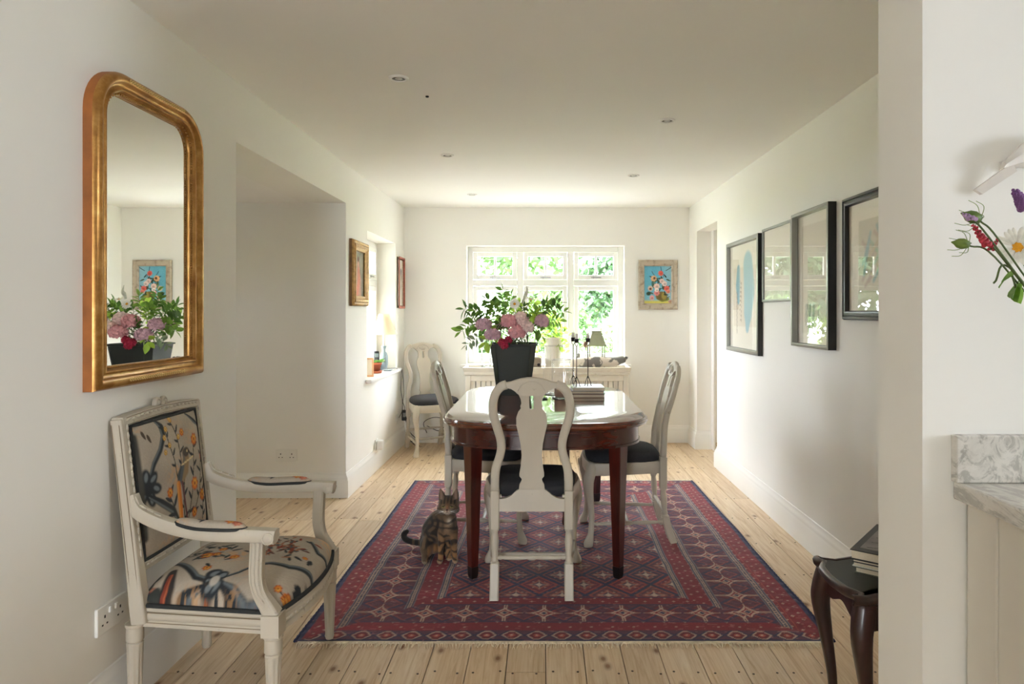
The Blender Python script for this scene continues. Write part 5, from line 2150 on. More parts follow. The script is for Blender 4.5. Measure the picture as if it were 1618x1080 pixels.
# ---------------------------------------------------------------- glassware, candle, books and candlesticks on the table
def glass_vessel(name, label, cat, loc, r, h, th=.004, flare=0.0, foot_=0.006):
    o = thing(name, label, cat, loc)
    m_ = MB()
    m_.lathe([(r * .6, .0), (r * .96, .001), (r, .006), (r + flare * .5, h * .5), (r + flare, h - .002), (r + flare - th / 2, h), (r + flare - th, h - .002), (r + flare * .5 - th, h * .5), (r - th, foot_), (.001, foot_)], 36)
    m_.build('body', M_glass, o, smooth=True)
    MB().lathe([(r + flare - th, h - .001), (r + flare - th / 2, h + .0015), (r + flare, h - .001)], 36, cap=False).build('rim', M_rimglass, o, smooth=True)
    MB().lathe([(r * .97, .0005), (r * .99, .006), (.001, .008)], 36).build('thick_base', M_rimglass, o, smooth=True)
    return o


t = NT('thick_glass')
t.set(Roughness=.03, Transmission_Weight=.85, IOR=1.45)
t.b.inputs['Base Color'].default_value = (.75, .78, .78, 1)
M_rimglass = t.m
glass_vessel('glass_cylinder', 'tallest clear glass cylinder on the table beside the planter', 'vase', (.072, 4.22, TZ), .070, .296)
glass_vessel('glass_hurricane', 'clear glass hurricane holding a pink candle on the table', 'candle holder', (.112, 4.02, TZ), .058, .225)
glass_vessel('glass_bowl', 'small clear flared glass bowl on the table behind the chair crest', 'bowl', (-.012, 3.97, TZ), .044, .105, flare=.012)
glass_vessel('glass_tumbler', 'small clear drinking glass between the hurricane and the books', 'glass', (.170, 4.19, TZ), .030, .15)
c_ = thing('pillar_candle', 'pale pink pillar candle standing in the glass hurricane', 'candle', (.105, 4.02, TZ + .0085))
MB().lathe([(.033, 0), (.034, .004), (.034, .078), (.031, .082), (.010, .079), (.001, .078)], 24).build('wax', paint('pink_wax', (208, 178, 160), rough=.5, var=.05), c_, smooth=True)
MB().sweep([(0, 0, .076), (.001, 0, .086), (.003, 0, .092)], .002, n=6).build('wick', M_black, c_)

M_pages = paint('book_pages', (222, 210, 188), rough=.9, var=.06, scale=200)


def book(label, loc, rz, W, D, H, cover, rot=None, spine=-1, group=None):
    """closed book lying flat: covers, spine, page block"""
    r = thing('book', label, 'book', loc, rz, group=group)
    c = .0025
    MB().box(-W / 2, W / 2, -D / 2, D / 2, 0, c).build('back_cover', cover, r, bevel=.0008)
    MB().box(-W / 2, W / 2, -D / 2, D / 2, H - c, H).build('front_cover', cover, r, bevel=.0008)
    x0 = -W / 2 if spine < 0 else W / 2 - c
    MB().box(x0, x0 + c, -D / 2, D / 2, c, H - c).build('spine', cover, r)
    MB().box(-W / 2 + .004, W / 2 - .004, -D / 2 + .004, D / 2 - .004, c, H - c).build('page_block', M_pages, r)
    return r


cv = [paint('black_cover', (34, 32, 32), rough=.4), paint('brown_cover', (120, 84, 66), rough=.5), paint('white_cover', (228, 224, 216), rough=.35), paint('olive_cover', (84, 88, 74), rough=.5)]
bx, by = .268, 4.125
zb = TZ
for i, (W_, D_, H_, c, lb, rz_) in enumerate(((.205, .215, .022, cv[1], 'brown book at the bottom of the table stack', .03), (.200, .21, .018, cv[0], 'dark covered book in the middle of the table stack', -.02), (.190, .20, .020, cv[2], 'white book on top of the table stack under the candlesticks', .04))):
    book(lb, (bx + .004 * (i - 1), by, zb), rz_, W_, D_, H_, c, group='books on the dining table')
    zb += H_
M_iron = paint('wrought_iron', (44, 38, 36), rough=.5, var=.15, scale=40, metal=.6)
M_wax = paint('white_wax', (224, 214, 208), rough=.5, var=.03)
for i, (px, py_, hh, lb) in enumerate(((.188, 4.165, .290, 'iron candlestick on the books, left one standing behind'), (.204, 4.075, .285, 'iron candlestick on the books, left one standing in front'), (.274, 4.11, .288, 'iron candlestick on the books, rightmost'))):
    r = thing('candlestick', lb, 'candlestick', (px, py_, zb), group='iron candlesticks on the books')
    MB().sweep([(0, 0, .058), (0, 0, hh - .045)], .0052, n=8).build('shaft', M_iron, r, smooth=True)
    for k in range(3):
        a = k * 2 * PI / 3 + .4
        MB().sweep(spline([(0, 0, .062), (.008 * math.cos(a), .008 * math.sin(a), .046), (.017 * math.cos(a), .017 * math.sin(a), .022), (.021 * math.cos(a), .021 * math.sin(a), .004), (.027 * math.cos(a), .027 * math.sin(a), .0026)], 14), .0045, ref=(.2, .3, .9), n=6).build('leg', M_iron, r, smooth=True)
    MB().sweep(spline([(0, 0, hh - .046), (-.008, 0, hh - .034), (-.010, 0, hh - .022)], 8), .004, n=6).sweep(spline([(0, 0, hh - .046), (.008, 0, hh - .034), (.010, 0, hh - .022)], 8), .004, n=6).build('fork', M_iron, r, smooth=True)
    MB().lathe([(.008, hh - .024), (.0125, hh - .022), (.014, hh), (.011, hh), (.010, hh - .018)], 14).build('cup', M_iron, r, smooth=True)
    cd = thing('candle', 'white candle stub in the ' + ('left rear', 'left front', 'rightmost')[i] + ' iron candlestick', 'candle', (px, py_, zb + hh - .017), group='candle stubs')
    MB().lathe([(.0095, 0), (.0095, .046), (.007, .048), (.001, .0475)], 14).build('wax', M_wax, cd, smooth=True)

# ---------------------------------------------------------------- radiator cabinet under the far window
M_cab = worn_paint('cream_cabinet_paint', (222, 214, 198), (186, 170, 146), rough=.5, scale=10)
CX0, CX1, CY0, CY1, CZ = -.715, .80, 6.33, 6.625, .735
cb = thing('radiator_cabinet', 'cream slatted cabinet with tray top under the far window', 'cabinet', ((CX0 + CX1) / 2, (CY0 + CY1) / 2, 0))
hx, hy = (CX1 - CX0) / 2, (CY1 - CY0) / 2
MB().box(-hx - .012, hx + .012, -hy - .012, hy, CZ - .045, CZ - .02).build('top', M_cab, cb, bevel=.004)
m = MB()
R_ = [(-hx - .012, -hy - .012), (hx + .012, -hy - .012), (hx + .012, hy), (-hx - .012, hy)]
m.profile(R_, [(0, CZ - .02), (.004, CZ - .02), (.016, CZ + .022), (.006, CZ + .026), (-.010, CZ + .022)], closed=True)
m.build('tray_rim', M_cab, cb)
for s in (-1, 1):
    MB().box(s * hx - (.05 if s > 0 else 0), s * hx + (.05 if s < 0 else 0), -hy, -hy + .03, 0, CZ - .045).build('stile', M_cab, cb, bevel=.003)
    MB().box(s * hx - (.02 if s > 0 else 0), s * hx + (.02 if s < 0 else 0), -hy + .03, hy, 0, CZ - .045).build('side_panel', M_cab, cb)
MB().box(-hx + .05, hx - .05, -hy + .002, -hy + .028, CZ - .105, CZ - .045).build('top_rail', M_cab, cb, bevel=.003)
MB().box(-hx + .05, hx - .05, -hy + .002, -hy + .028, .05, .13).build('bottom_rail', M_cab, cb, bevel=.003)
ns = 30
sw = (2 * hx - .10) / ns
sl = MB().box(-sw / 2 + .004, sw / 2 - .004, -.008, .008, .13, CZ - .105).build('slat', M_cab, cb)
for i in range(ns):
    Mx = Matrix.Translation((-hx + .05 + sw * (i + .5), -hy + .016, 0))
    if i == 0:
        sl.matrix_local = Mx
    else:
        inst(sl, 'slat', cb, Mx)
TOPZ = CZ - .02

# things standing on the cabinet
# house plant in a ribbed white pot
M_rib = paint('white_ceramic', (226, 220, 208), rough=.4, var=.03)
hp = thing('house_plant_pot', 'ribbed white pot of a leafy plant on the cabinet by the window', 'plant pot', (.10, 6.50, TOPZ))
m = MB()
rr = []
for z, r_ in ((0, .062), (.004, .066), (.15, .078), (.30, .086), (.31, .090), (.318, .088), (.30, .078)):
    rr.append([((r_ - (.003 if .003 < z < .305 and j % 2 else 0)) * math.cos(2 * PI * j / 56), (r_ - (.003 if .003 < z < .305 and j % 2 else 0)) * math.sin(2 * PI * j / 56), z) for j in range(56)])
m.rings(rr)
m.build('pot', M_rib, hp)
MB().lathe([(.001, .288), (.08, .29)], 20, cap=True).build('soil', paint('potting_soil', (52, 42, 32), rough=1), hp)
lims = [(846, 505), (852, 488), (862, 478), (870, 492), (880, 500), (890, 505), (898, 520), (902, 545), (896, 560), (884, 552), (872, 520), (858, 530), (850, 548), (846, 565), (888, 530), (866, 505), (905, 532), (878, 540)]
for i, (px, py) in enumerate(lims):
    q = at(px, py, 6.42 + .06 * (i % 3))
    b0 = (.10 + .03 * math.cos(i * 2.1), 6.50 + .03 * math.sin(i * 2.1), TOPZ + .292)
    mid = Vector(b0).lerp(q, .55) + Vector((0, 0, .05))
    rnd = random.Random(70 + i)
    P = spline([(0, 0, 0), mid - Vector(b0), q - Vector(b0)], 12)
    st_ = MB(Matrix.Translation(Vector(b0) - Vector((.10, 6.50, TOPZ)))).sweep(P, .0035, ref=(.3, .9, .2), n=5).build('stem', M_stem, hp, smooth=True)
    for k in range(7):
        p = P[4 + k + (k > 3)] + Vector(b0) - Vector((.10, 6.50, TOPZ))
        dv = Vector((rnd.uniform(-1, 1), rnd.uniform(-.6, .2), rnd.uniform(-.8, .6)))
        o_ = add_leaf(hp, p, dv, rnd.uniform(.045, .068), 2 if rnd.random() < .72 else 1, rnd, True)

# lantern
M_lan = paint('sage_green_metal', (158, 160, 132), rough=.5, var=.12, scale=10)
la = thing('lantern', 'sage green metal lantern with glass sides on the cabinet', 'lantern', (.515, 6.555, TOPZ), .12)
MB().box(-.078, .078, -.056, .056, 0, .02).build('base', M_lan, la, bevel=.003)
for sx in (-1, 1):
    for sy in (-1, 1):
        MB().box(sx * .072 - .005, sx * .072 + .005, sy * .050 - .005, sy * .050 + .005, .02, .232).build('corner_post', M_lan, la)
    MB().add([(sx * .072, -.046, .022), (sx * .072, .046, .022), (sx * .072, .046, .23), (sx * .072, -.046, .23)], [(0, 1, 2, 3)]).build('glass_side', M_glass, la)
for sy in (-1, 1):
    MB().add([(-.068, sy * .050, .022), (.068, sy * .050, .022), (.068, sy * .050, .23), (-.068, sy * .050, .23)], [(0, 1, 2, 3)]).build('glass_side', M_glass, la)
def rect(hx_, hy_, z):
    return [(-hx_, -hy_, z), (hx_, -hy_, z), (hx_, hy_, z), (-hx_, hy_, z)]
MB().rings([rect(.088, .064, .230), rect(.090, .066, .238), rect(.080, .058, .256), rect(.052, .040, .350), rect(.044, .034, .352)]).build('roof', M_lan, la, bevel=.002)
MB().rings([rect(.046, .036, .352), rect(.048, .038, .378), rect(.040, .032, .380)]).build('chimney_cap', M_lan, la)
# fish-shaped cushion
t = NT('grey_pebble_print')
v = t.coord()
t.color(t.mix(t.ramp(t.noise(v, 11, 3, .5, .8), [(.48, (0, 0, 0)), (.52, (1, 1, 1))]), lin((120, 116, 108)), lin((214, 202, 186))))
t.set(Roughness=.9)
M_pebble = t.m
fc = thing('long_cushion', 'grey and white mottled long cushion lying in front of the lantern', 'cushion', (.52, 6.42, TOPZ + .012))
m = MB(Matrix.Scale(1.22, 4))
pr_ = [(-.215, .018), (-.205, .032), (-.17, .042), (-.10, .050), (-.02, .054), (.06, .050), (.12, .042), (.165, .032), (.19, .030), (.205, .026), (.215, .014)]
m.sweep([(x, 0, .052 + max(0, x - .1) * .30) for x, _ in pr_], [w_ * 1.9 for _, w_ in pr_], [w_ * 1.5 for _, w_ in pr_], ref=(0, 1, 0), n=16)
m.build('body', M_pebble, fc, smooth=True)
m = MB(Matrix.Scale(1.22, 4))
m.sweep([(.20, 0, .082), (.225, 0, .095), (.232, 0, .098)], [.03, .022, .008], [.02, .014, .006], n=8)
m.build('tip', paint('charcoal_cloth', (70, 68, 66), rough=.9), fc, smooth=True)
# carved stone bird and shell
sb = thing('stone_bird', 'small grey carved bird standing on the cabinet left of the lantern', 'figurine', (.34, 6.52, TOPZ))
M_stone = paint('grey_stone', (120, 116, 106), rough=.9, var=.25, scale=30, bump=.3)
MB().lathe([(.022, 0), (.024, .006), (.006, .012), (.005, .05)], 12).build('stand', M_iron, sb, smooth=True)
m = MB()
m.sweep(spline([(-.006, 0, .045), (-.008, 0, .085), (.002, 0, .125), (.006, 0, .150), (.004, 0, .165)], 14), [.012, .030, .046, .054, .056, .052, .046, .038, .030, .026, .026, .030, .032, .026, .010], ref=(0, 1, 0), n=10)
m.sweep([(.004, -.008, .152), (.006, -.034, .148)], [.010, .002], n=6)
m.build('bird_body', M_stone, sb, smooth=True)
sh = thing('dried_seed_ball', 'brown dried seed ball on a thin stem behind the grey bird', 'ornament', (.415, 6.56, TOPZ))
MB().sweep([(0, 0, .004), (.002, 0, .12), (0, 0, .225)], .003, n=6).build('stem', M_iron, sh)
MB().lathe([(.02, 0), (.02, .006), (.002, .008)], 12).build('foot', M_iron, sh)
MB(Matrix.Translation((0, 0, .245))).ball((0, 0, 0), (.024, .022, .032), 12, 8).build('seed_ball', paint('brown_seed', (140, 112, 94), rough=.9, var=.4, scale=60, bump=.5), sh, smooth=True)
# glass candlesticks on the left
for i, (x, y_, hh, lb) in enumerate(((-.572, 6.47, .30, 'clear glass candlestick at the left end of the cabinet'), (-.490, 6.44, .25, 'clear glass candlestick next to the planter on the cabinet'))):
    r = thing('glass_candlestick', lb, 'candlestick', (x, y_, TOPZ))
    MB().lathe([(.034, 0), (.036, .004), (.012, .014), (.007, .03), (.010, .06), (.006, .08), (.009, hh * .5), (.006, hh * .6), (.012, hh * .72), (.007, hh * .78), (.018, hh * .86), (.020, hh), (.014, hh), (.010, hh * .9)], 20).build('body', M_rimglass, r, smooth=True)
    for k in range(6):
        a = k * PI / 3
        MB(Matrix.Translation((.034 * math.cos(a), .034 * math.sin(a), hh * .80))).lathe([(.001, -.014), (.006, -.006), (.005, .006), (.001, .012)], 8).build('glass_drop', M_rimglass, r, smooth=True)
    MB().lathe([(.008, hh * .80), (.036, hh * .835), (.037, hh * .842), (.010, hh * .83)], 20).build('drip_pan', M_rimglass, r, smooth=True)
r = thing('glass_jar', 'clear glass jar standing between the glass candlesticks', 'jar', (-.535, 6.56, TOPZ))
MB().lathe([(.03, 0), (.036, .003), (.037, .12), (.032, .14), (.032, .155), (.029, .155), (.029, .14), (.034, .12), (.033, .008), (.001, .008)], 24).build('body', M_glass, r, smooth=True)
MB().lathe([(.0325, .004), (.0335, .035), (.001, .036)], 20).build('contents', paint('pale_moss', (150, 158, 128), rough=.9, var=.3, scale=80), r, smooth=True)
# grey wooden box
r = thing('wooden_box', 'weathered grey wooden box on the cabinet behind the planter', 'box', (-.11, 6.45, TOPZ))
M_grey = wood('weathered_grey_wood', (112, 98, 82), (150, 136, 116), rough=.8, axis='X')
for k in range(3):
    MB().box(-.10, .10, -.07, -.058, .003 + k * .042, .041 + k * .042).build('board', M_grey, r, bevel=.002)
MB().box(-.10, -.088, -.058, .07, 0, .126).box(-.088, .10, .058, .07, 0, .126).box(.088, .10, -.058, .058, 0, .126).box(-.088, .088, -.058, .058, 0, .01).build('case', M_grey, r)
MB().lathe([(.012, 0), (.014, .006), (.004, .012), (.001, .013)], 10).build('latch', M_iron, r).matrix_local = TR(.075, -.07, .065, rx=PI / 2)

# ---------------------------------------------------------------- left window sill: lamp, plants, small things
SZ = LZ0
la = thing('table_lamp', 'table lamp with cream shade and blue-grey base on the window sill', 'lamp', (-1.415, 6.10, SZ))
M_lb = worn_paint('blue_grey_paint', (134, 150, 154), (180, 184, 178), rough=.5, scale=18)
MB().lathe([(.034, 0), (.036, .006), (.028, .016), (.030, .03), (.035, .06), (.034, .12), (.026, .15), (.014, .165), (.012, .18), (.020, .205), (.024, .212), (.010, .216)], 24).build('base', M_lb, la, smooth=True)
MB().lathe([(.011, .212), (.011, .33)], 12).build('candle_tube', M_white, la, smooth=True)
t = NT('cream_lampshade')
t.set(Roughness=.9)
t.b.inputs['Base Color'].default_value = lin((232, 222, 200))
tl = t.new('ShaderNodeBsdfTranslucent')
tl.inputs['Color'].default_value = lin((236, 226, 204))
mx = t.new('ShaderNodeMixShader')
mx.inputs[0].default_value = .45
t.link(t.b.outputs[0], mx.inputs[1])
t.link(tl.outputs[0], mx.inputs[2])
t.link(mx.outputs[0], t.n['Material Output'].inputs['Surface'])
m = MB()
m.lathe([(.120, .318), (.100, .352), (.078, .40), (.056, .46), (.044, .498), (.0425, .498), (.0545, .46), (.0765, .40), (.0985, .352), (.1185, .318)], 36, cap=False)
m.build('shade', t.m, la, smooth=True)
MB().sweep([(-.044, 0, .49), (0, 0, .492), (.044, 0, .49)], .003, n=6).sweep([(0, 0, .33), (0, 0, .492)], .004, n=6).build('shade_carrier', M_steel, la)

M_terra = paint('terracotta', (158, 82, 52), rough=.85, var=.15, scale=12, bump=.1)


def pot_plant(label, loc, s, dark, seed):
    r = thing('terracotta_pot', label, 'potted plant', loc)
    MB().lathe([(.060 * s, 0), (.066 * s, .004), (.070 * s, .022), (.066 * s, .022), (.060 * s, .008)], 24).build('saucer', M_terra, r, smooth=True)
    MB().lathe([(.044 * s, .009), (.060 * s, .085 * s), (.066 * s, .085 * s), (.069 * s, .112 * s), (.062 * s, .112 * s), (.056 * s, .09 * s)], 24).build('pot', M_terra if not dark else paint('brown_clay', (120, 86, 62), rough=.8, var=.2), r, smooth=True)
    rnd = random.Random(seed)
    for k in range(14):
        a = k * 2.4
        st_ = Vector((.02 * math.cos(a), .02 * math.sin(a), .10 * s))
        add_leaf(r, st_, (math.cos(a), math.sin(a), rnd.uniform(.2, .9)), rnd.uniform(.055, .095) * s, 1 if rnd.random() < .6 else 0, rnd, True, roll=rnd.uniform(-.3, .3))
    MB().lathe([(.001, .10 * s), (.058 * s, .102 * s)], 16).build('soil', paint('potting_soil_sill', (48, 38, 30), rough=1), r)
    return r


pot_plant('small terracotta pot with broad green leaves on the side sill', (-1.415, 5.78, SZ), .82, False, 3)
pot_plant('brown clay pot with small plant at the near end of the side sill', (-1.455, 5.58, SZ), .72, True, 4)
r = thing('small_picture', 'small light wooden picture frame leaning at the near end of the side sill', 'picture', (-1.385, 5.42, SZ))
M_lw = wood('light_wood', (196, 140, 98), (216, 168, 124), rough=.5)
r.rotation_euler = (0, 0, math.radians(12))
MB().box(-.045, -.032, -.008, .008, .003, .155).build('frame_side', M_lw, r)
MB().box(.032, .045, -.008, .008, .003, .155).build('frame_side', M_lw, r)
MB().box(-.045, .045, -.008, .008, .003, .016).build('frame_bottom', M_lw, r)
MB().box(-.032, .032, -.008, .008, .142, .155).build('frame_top', M_lw, r)
MB().box(-.04, .04, .002, .006, .01, .15).build('picture_card', M_pages, r)
r = thing('cordless_phone', 'black cordless phone standing behind the lamp base', 'phone', (-1.475, 6.07, SZ), .3)
MB().box(-.03, .03, -.03, .03, 0, .025).build('cradle', M_black, r, bevel=.006)
MB().box(-.024, .024, -.012, .012, .02, .17).build('handset', M_black, r, bevel=.008)
MB().box(-.016, .016, -.0135, -.011, .115, .15).build('screen', paint('grey_screen', (120, 130, 128), rough=.2), r)
MB().box(-.017, .017, -.0135, -.011, .04, .105).build('keypad', paint('grey_keys', (90, 90, 90), rough=.5), r)
r = thing('small_dish', 'small pale glass dish on the side sill below the lamp', 'dish', (-1.36, 6.0, SZ))
MB().lathe([(.026, 0), (.030, .002), (.044, .010), (.046, .013), (.043, .013), (.028, .004), (.001, .004)], 24).build('dish', paint('pale_blue_glaze', (186, 198, 204), rough=.2), r, smooth=True)
r = thing('reading_glasses', 'folded thin dark cable loop lying at the far end of the side sill', 'cable', (-1.36, 6.2, SZ))
MB().sweep(spline([(-.06, 0, .004), (-.02, .03, .004), (.03, .02, .006), (.045, -.02, .006), (.046, -.03, .004)], 16), .005, ref=(0, 0, 1), n=6).build('cable_loop', M_black, r, smooth=True)
r.name = 'cable_end'

# cables, adapter and socket in the far left corner
M_cable = paint('grey_cable', (86, 80, 72), rough=.5)
o = MB().sweep(spline([(-1.29, 6.25, .738), (-1.296, 6.27, .66), (-1.30, 6.28, .55), (-1.294, 6.31, .45), (-1.30, 6.33, .36), (-1.32, 6.29, .30)], 30), .006, ref=(0, 1, .1), n=6).build('lamp_cable', M_cable, smooth=True)
tag(o, 'thin grey lamp cable hanging down the wall from the side sill', 'cable')
r = thing('power_adapter', 'black power adapter hanging by the corner chair', 'adapter', (-1.305, 6.47, .30))
MB().box(-.026, .026, -.018, .018, -.055, .045).build('body', M_black, r, bevel=.006)
MB().sweep(spline([(0, 0, .043), (.0, .0, .075), (-.02, .01, .12), (-.012, .02, .2), (-.02, .03, .33), (-.025, .0, .43)], 20), .005, ref=(0, 1, .1), n=6).build('cable', M_black, r, smooth=True)
MB().box(-.012, .012, -.0195, -.0175, -.02, .02).build('rating_label', paint('grey_label', (150, 150, 146), rough=.6), r)
socket(TR(XL, 6.32, .285, rz=PI / 2), 'white wall socket by the corner chair with the adapter', 'single')
rc = random.Random(3)
for i, pts in enumerate(([(-1.30, 6.50, .24), (-1.27, 6.55, .12), (-1.22, 6.58, .05), (-1.28, 6.54, .03), (-1.30, 6.5, .10), (-1.22, 6.5, .012), (-1.16, 6.46, .006)],
                         [(-1.12, 6.62, .10), (-1.15, 6.62, .20), (-1.05, 6.63, .25), (-.92, 6.63, .22), (-.85, 6.63, .14), (-.78, 6.63, .12), (-.70, 6.62, .10)],
                         [(-1.12, 6.62, .17), (-1.0, 6.63, .12), (-.93, 6.63, .19), (-.86, 6.63, .23), (-.76, 6.63, .20)])):
    o = MB().sweep(spline(pts, 40), .007, ref=(.1, 1, .1), n=6).build('black_cable', M_black, smooth=True)
    tag(o, ('black cable looping to the floor beside the corner chair', 'upper black cable strung along the far wall skirting', 'lower black cable crossing behind the corner chair')[i], 'cable', group='black cables')
# ---------------------------------------------------------------- tabby cat
def organic(parts, voxel, smooth_it, name, mat, parent, loc):
    """one continuous skin over overlapping closed forms"""
    m_ = MB()
    for fn in parts:
        fn(m_)
    o = m_.build(name + '_tmp', mat)
    rm = o.modifiers.new('remesh', 'REMESH')
    rm.mode = 'VOXEL'
    rm.voxel_size = voxel
    sm = o.modifiers.new('smooth', 'SMOOTH')
    sm.factor = .5
    sm.iterations = smooth_it
    bpy.context.view_layer.update()
    dg = bpy.context.evaluated_depsgraph_get()
    me_ = bpy.data.meshes.new_from_object(o.evaluated_get(dg))
    me_.name = name
    bpy.data.objects.remove(o)
    me_.shade_smooth()
    q = bpy.data.objects.new(name, me_)
    COL.objects.link(q)
    q.parent = parent
    q.location = loc
    return q


CATX, CATY = -.52, 3.47
cat = thing('cat', 'brown tabby cat sitting on the rug by the table leg', 'cat', (CATX, CATY, RT))


def E(c, r, n=16, k=12):
    return lambda m_: m_.ball(c, r, n, k)


def S(pts, w_, d_=None, n=12, k=20):
    def f_(m_):
        P = spline(pts, k)
        ws = [float(np.interp(i / k, np.linspace(0, 1, len(w_)), w_)) for i in range(k + 1)]
        m_.sweep(P, ws, ws if d_ is None else [q * d_ for q in ws], ref=(.05, 1, .1), n=n)
        m_.ball(tuple(P[0]), ws[0] / 2 * .98, 10, 8)
        m_.ball(tuple(P[-1]), ws[-1] / 2 * .98, 10, 8)
    return f_


HX, HY, HZ = .046, -.020, .282
parts = [
    # trunk: rump, belly, chest, neck
    S([(-.040, .105, .085), (-.026, .075, .135), (-.002, .040, .185), (.022, .012, .222), (.040, -.006, .252)], [.150, .158, .132, .100, .080]),
    S([(.026, .040, .110), (.038, .006, .165), (.044, -.010, .225)], [.080, .100, .084]),
    E((-.052, .10, .070), (.070, .085, .068)),
    # haunches and hind feet
    E((-.072, .035, .062), (.036, .066, .060)), S([(-.074, -.005, .030), (-.072, -.038, .016), (-.068, -.056, .013)], [.04, .032, .028]),
    E((.030, .060, .058), (.036, .062, .056)), S([(.040, .02, .030), (.046, -.012, .016)], [.036, .03]),
    # forelegs
    S([(.014, .000, .165), (.010, -.014, .110), (.008, -.024, .060), (.007, -.030, .022)], [.054, .040, .030, .028]), S([(.007, -.030, .016), (.006, -.050, .013)], [.031, .030]),
    S([(.066, .000, .165), (.072, -.010, .110), (.075, -.016, .060), (.078, -.020, .022)], [.054, .040, .030, .028]), S([(.078, -.020, .016), (.083, -.040, .013)], [.031, .030]),
    # head, cheeks, muzzle, chin
    E((HX, HY + .006, HZ + .006), (.054, .050, .046)), E((HX - .026, HY - .012, HZ - .012), (.033, .030, .026)), E((HX + .026, HY - .012, HZ - .012), (.033, .030, .026)),
    E((HX - .010, HY - .042, HZ - .014), (.016, .016, .013)), E((HX + .010, HY - .042, HZ - .014), (.016, .016, .013)), E((HX, HY - .038, HZ - .026), (.014, .013, .010)),
    S([(HX, HY - .034, HZ + .014), (HX, HY - .050, HZ - .006)], [.022, .016]),
    # ears
    lambda m_: m_.sweep([(HX - .030, HY + .008, HZ + .030), (HX - .036, HY + .006, HZ + .056), (HX - .040, HY + .004, HZ + .078), (HX - .043, HY + .003, HZ + .090)], [.046, .036, .018, .007], [.020, .015, .012, .008], ref=(0, 1, 0), n=10),
    lambda m_: m_.sweep([(HX + .030, HY + .008, HZ + .030), (HX + .036, HY + .006, HZ + .056), (HX + .040, HY + .004, HZ + .078), (HX + .043, HY + .003, HZ + .090)], [.046, .036, .018, .007], [.020, .015, .012, .008], ref=(0, 1, 0), n=10),
    # tail round to the left, tip curled up
    S([(-.075, .150, .032), (-.120, .185, .026), (-.170, .195, .028), (-.212, .190, .045), (-.222, .188, .072), (-.205, .186, .088)], [.040, .036, .034, .034, .032, .026], k=28),
]
M_fur = attr_mat('tabby_fur', rough=.85, var=.25, nscale=420, bump=.5, sheen=.15)
body = organic(parts, .0042, 5, 'body', M_fur, cat, (0, 0, 0))
body.data.materials.clear()
body.data.materials.append(M_fur)
co = vcoords(body)
x, y, z = co[:, 0].astype(float), co[:, 1].astype(float), co[:, 2].astype(float)
mn = float(z.min())
if mn < 0:
    pass
rgb = base_rgb(x, (96, 74, 52))
blend(rgb, vnoise(x + y, z, 40, 3) * .5, (84, 66, 48))
head = np.clip((z - .232) / .02, 0, 1)
ang = np.arctan2(y - .08, x + .03)
wx = x + .03 * (vnoise(x, z, 22, 1) - .5) + .02 * (vnoise(y, z, 30, 7) - .5)
wz = z + .03 * (vnoise(x + y, z, 24, 2) - .5)
flank = np.clip((.235 - z) / .02, 0, 1)
mar = np.sin((wx * 1.0 - y * .8) * 2 * PI / .052 + 2.4 * np.sin(wz * 2 * PI / .12) + 5 * vnoise(x + y, z, 14, 8))
blend(rgb, np.clip(mar * 2.2 + .25, 0, 1) * flank * (np.clip((z - .05) / .03, 0, 1)) * .92, (32, 27, 24))
blend(rgb, np.clip((y - .02 + (.06 - x) * .35 + (z - .15) * .5) / .06, 0, 1) * flank * .65, (34, 29, 26))
# warm inner legs and belly, barred
leg = np.clip((.085 - z) / .03, 0, 1) * (y < .06) * (x > -.06)
blend(rgb, leg * .8, (150, 104, 58))
front = (y < .01) & (z < .17) & (x > -.01)
blend(rgb, front * np.clip((.17 - z) / .03, 0, 1) * .6, (146, 108, 70))
bars = np.sin(z * 2 * PI / .040 + 7 * vnoise(x * 1.5, z, 26, 4))
blend(rgb, front * np.clip(bars * 2 - .5, 0, 1) * np.clip((.16 - z) / .02, 0, 1) * .9, (34, 28, 24))
chest = np.exp(-((x - .044) ** 2 / .0006 + (z - .185) ** 2 / .0025)) * (y < .0)
blend(rgb, chest * .7, (150, 122, 92))
blend(rgb, np.exp(-((x - .054) ** 2 / .00012 + (z - .212) ** 2 / .00018)) * (y < 0), (206, 190, 168))
neck = np.clip(np.sin(z * 2 * PI / .046 + 6 * vnoise(x, z, 24, 6) + x * 20) * 2 - .5, 0, 1) * ((z > .13) & (z < .235)) * (y < .03)
blend(rgb, neck * .8, (36, 30, 26))
# head markings
hx_, hz_ = x - HX, z - HZ
blend(rgb, head * .8, (90, 72, 52))
top_ = head * np.clip((hz_ - .012) / .012, 0, 1) * np.clip(np.sin(hx_ * 2 * PI / .017 + PI / 2) * 2 + .1, 0, 1)
blend(rgb, top_ * .9, (32, 26, 22))
blend(rgb, head * np.clip((hz_ - .040) / .01, 0, 1) * .7, (60, 48, 38))
inner = head * (hz_ > .036) * np.exp(-((np.abs(hx_) - .036) ** 2 / .00010)) * (y < HY + .004)
blend(rgb, inner * .8, (150, 122, 104))
cheek = head * (np.abs(hx_) > .020) * (np.abs(np.sin((hz_ - np.abs(hx_) * .5) * 2 * PI / .020)) < .35) * (hz_ < .012)
blend(rgb, cheek * .9, (34, 28, 24))
muz = np.exp(-(hx_ ** 2 / .0005 + (hz_ + .018) ** 2 / .00016)) * (y < HY - .03)
blend(rgb, muz * .95, (206, 190, 170))
blend(rgb, np.exp(-(hx_ ** 2 / .00005 + (hz_ - .004) ** 2 / .0004)) * (y < HY - .03) * .8, (150, 100, 66))
for s in (-1, 1):
    blend(rgb, np.exp(-((hx_ - s * .021) ** 2 / .00010 + (hz_ - .008) ** 2 / .00006)) * (y < HY - .02) * .8, (168, 140, 100))
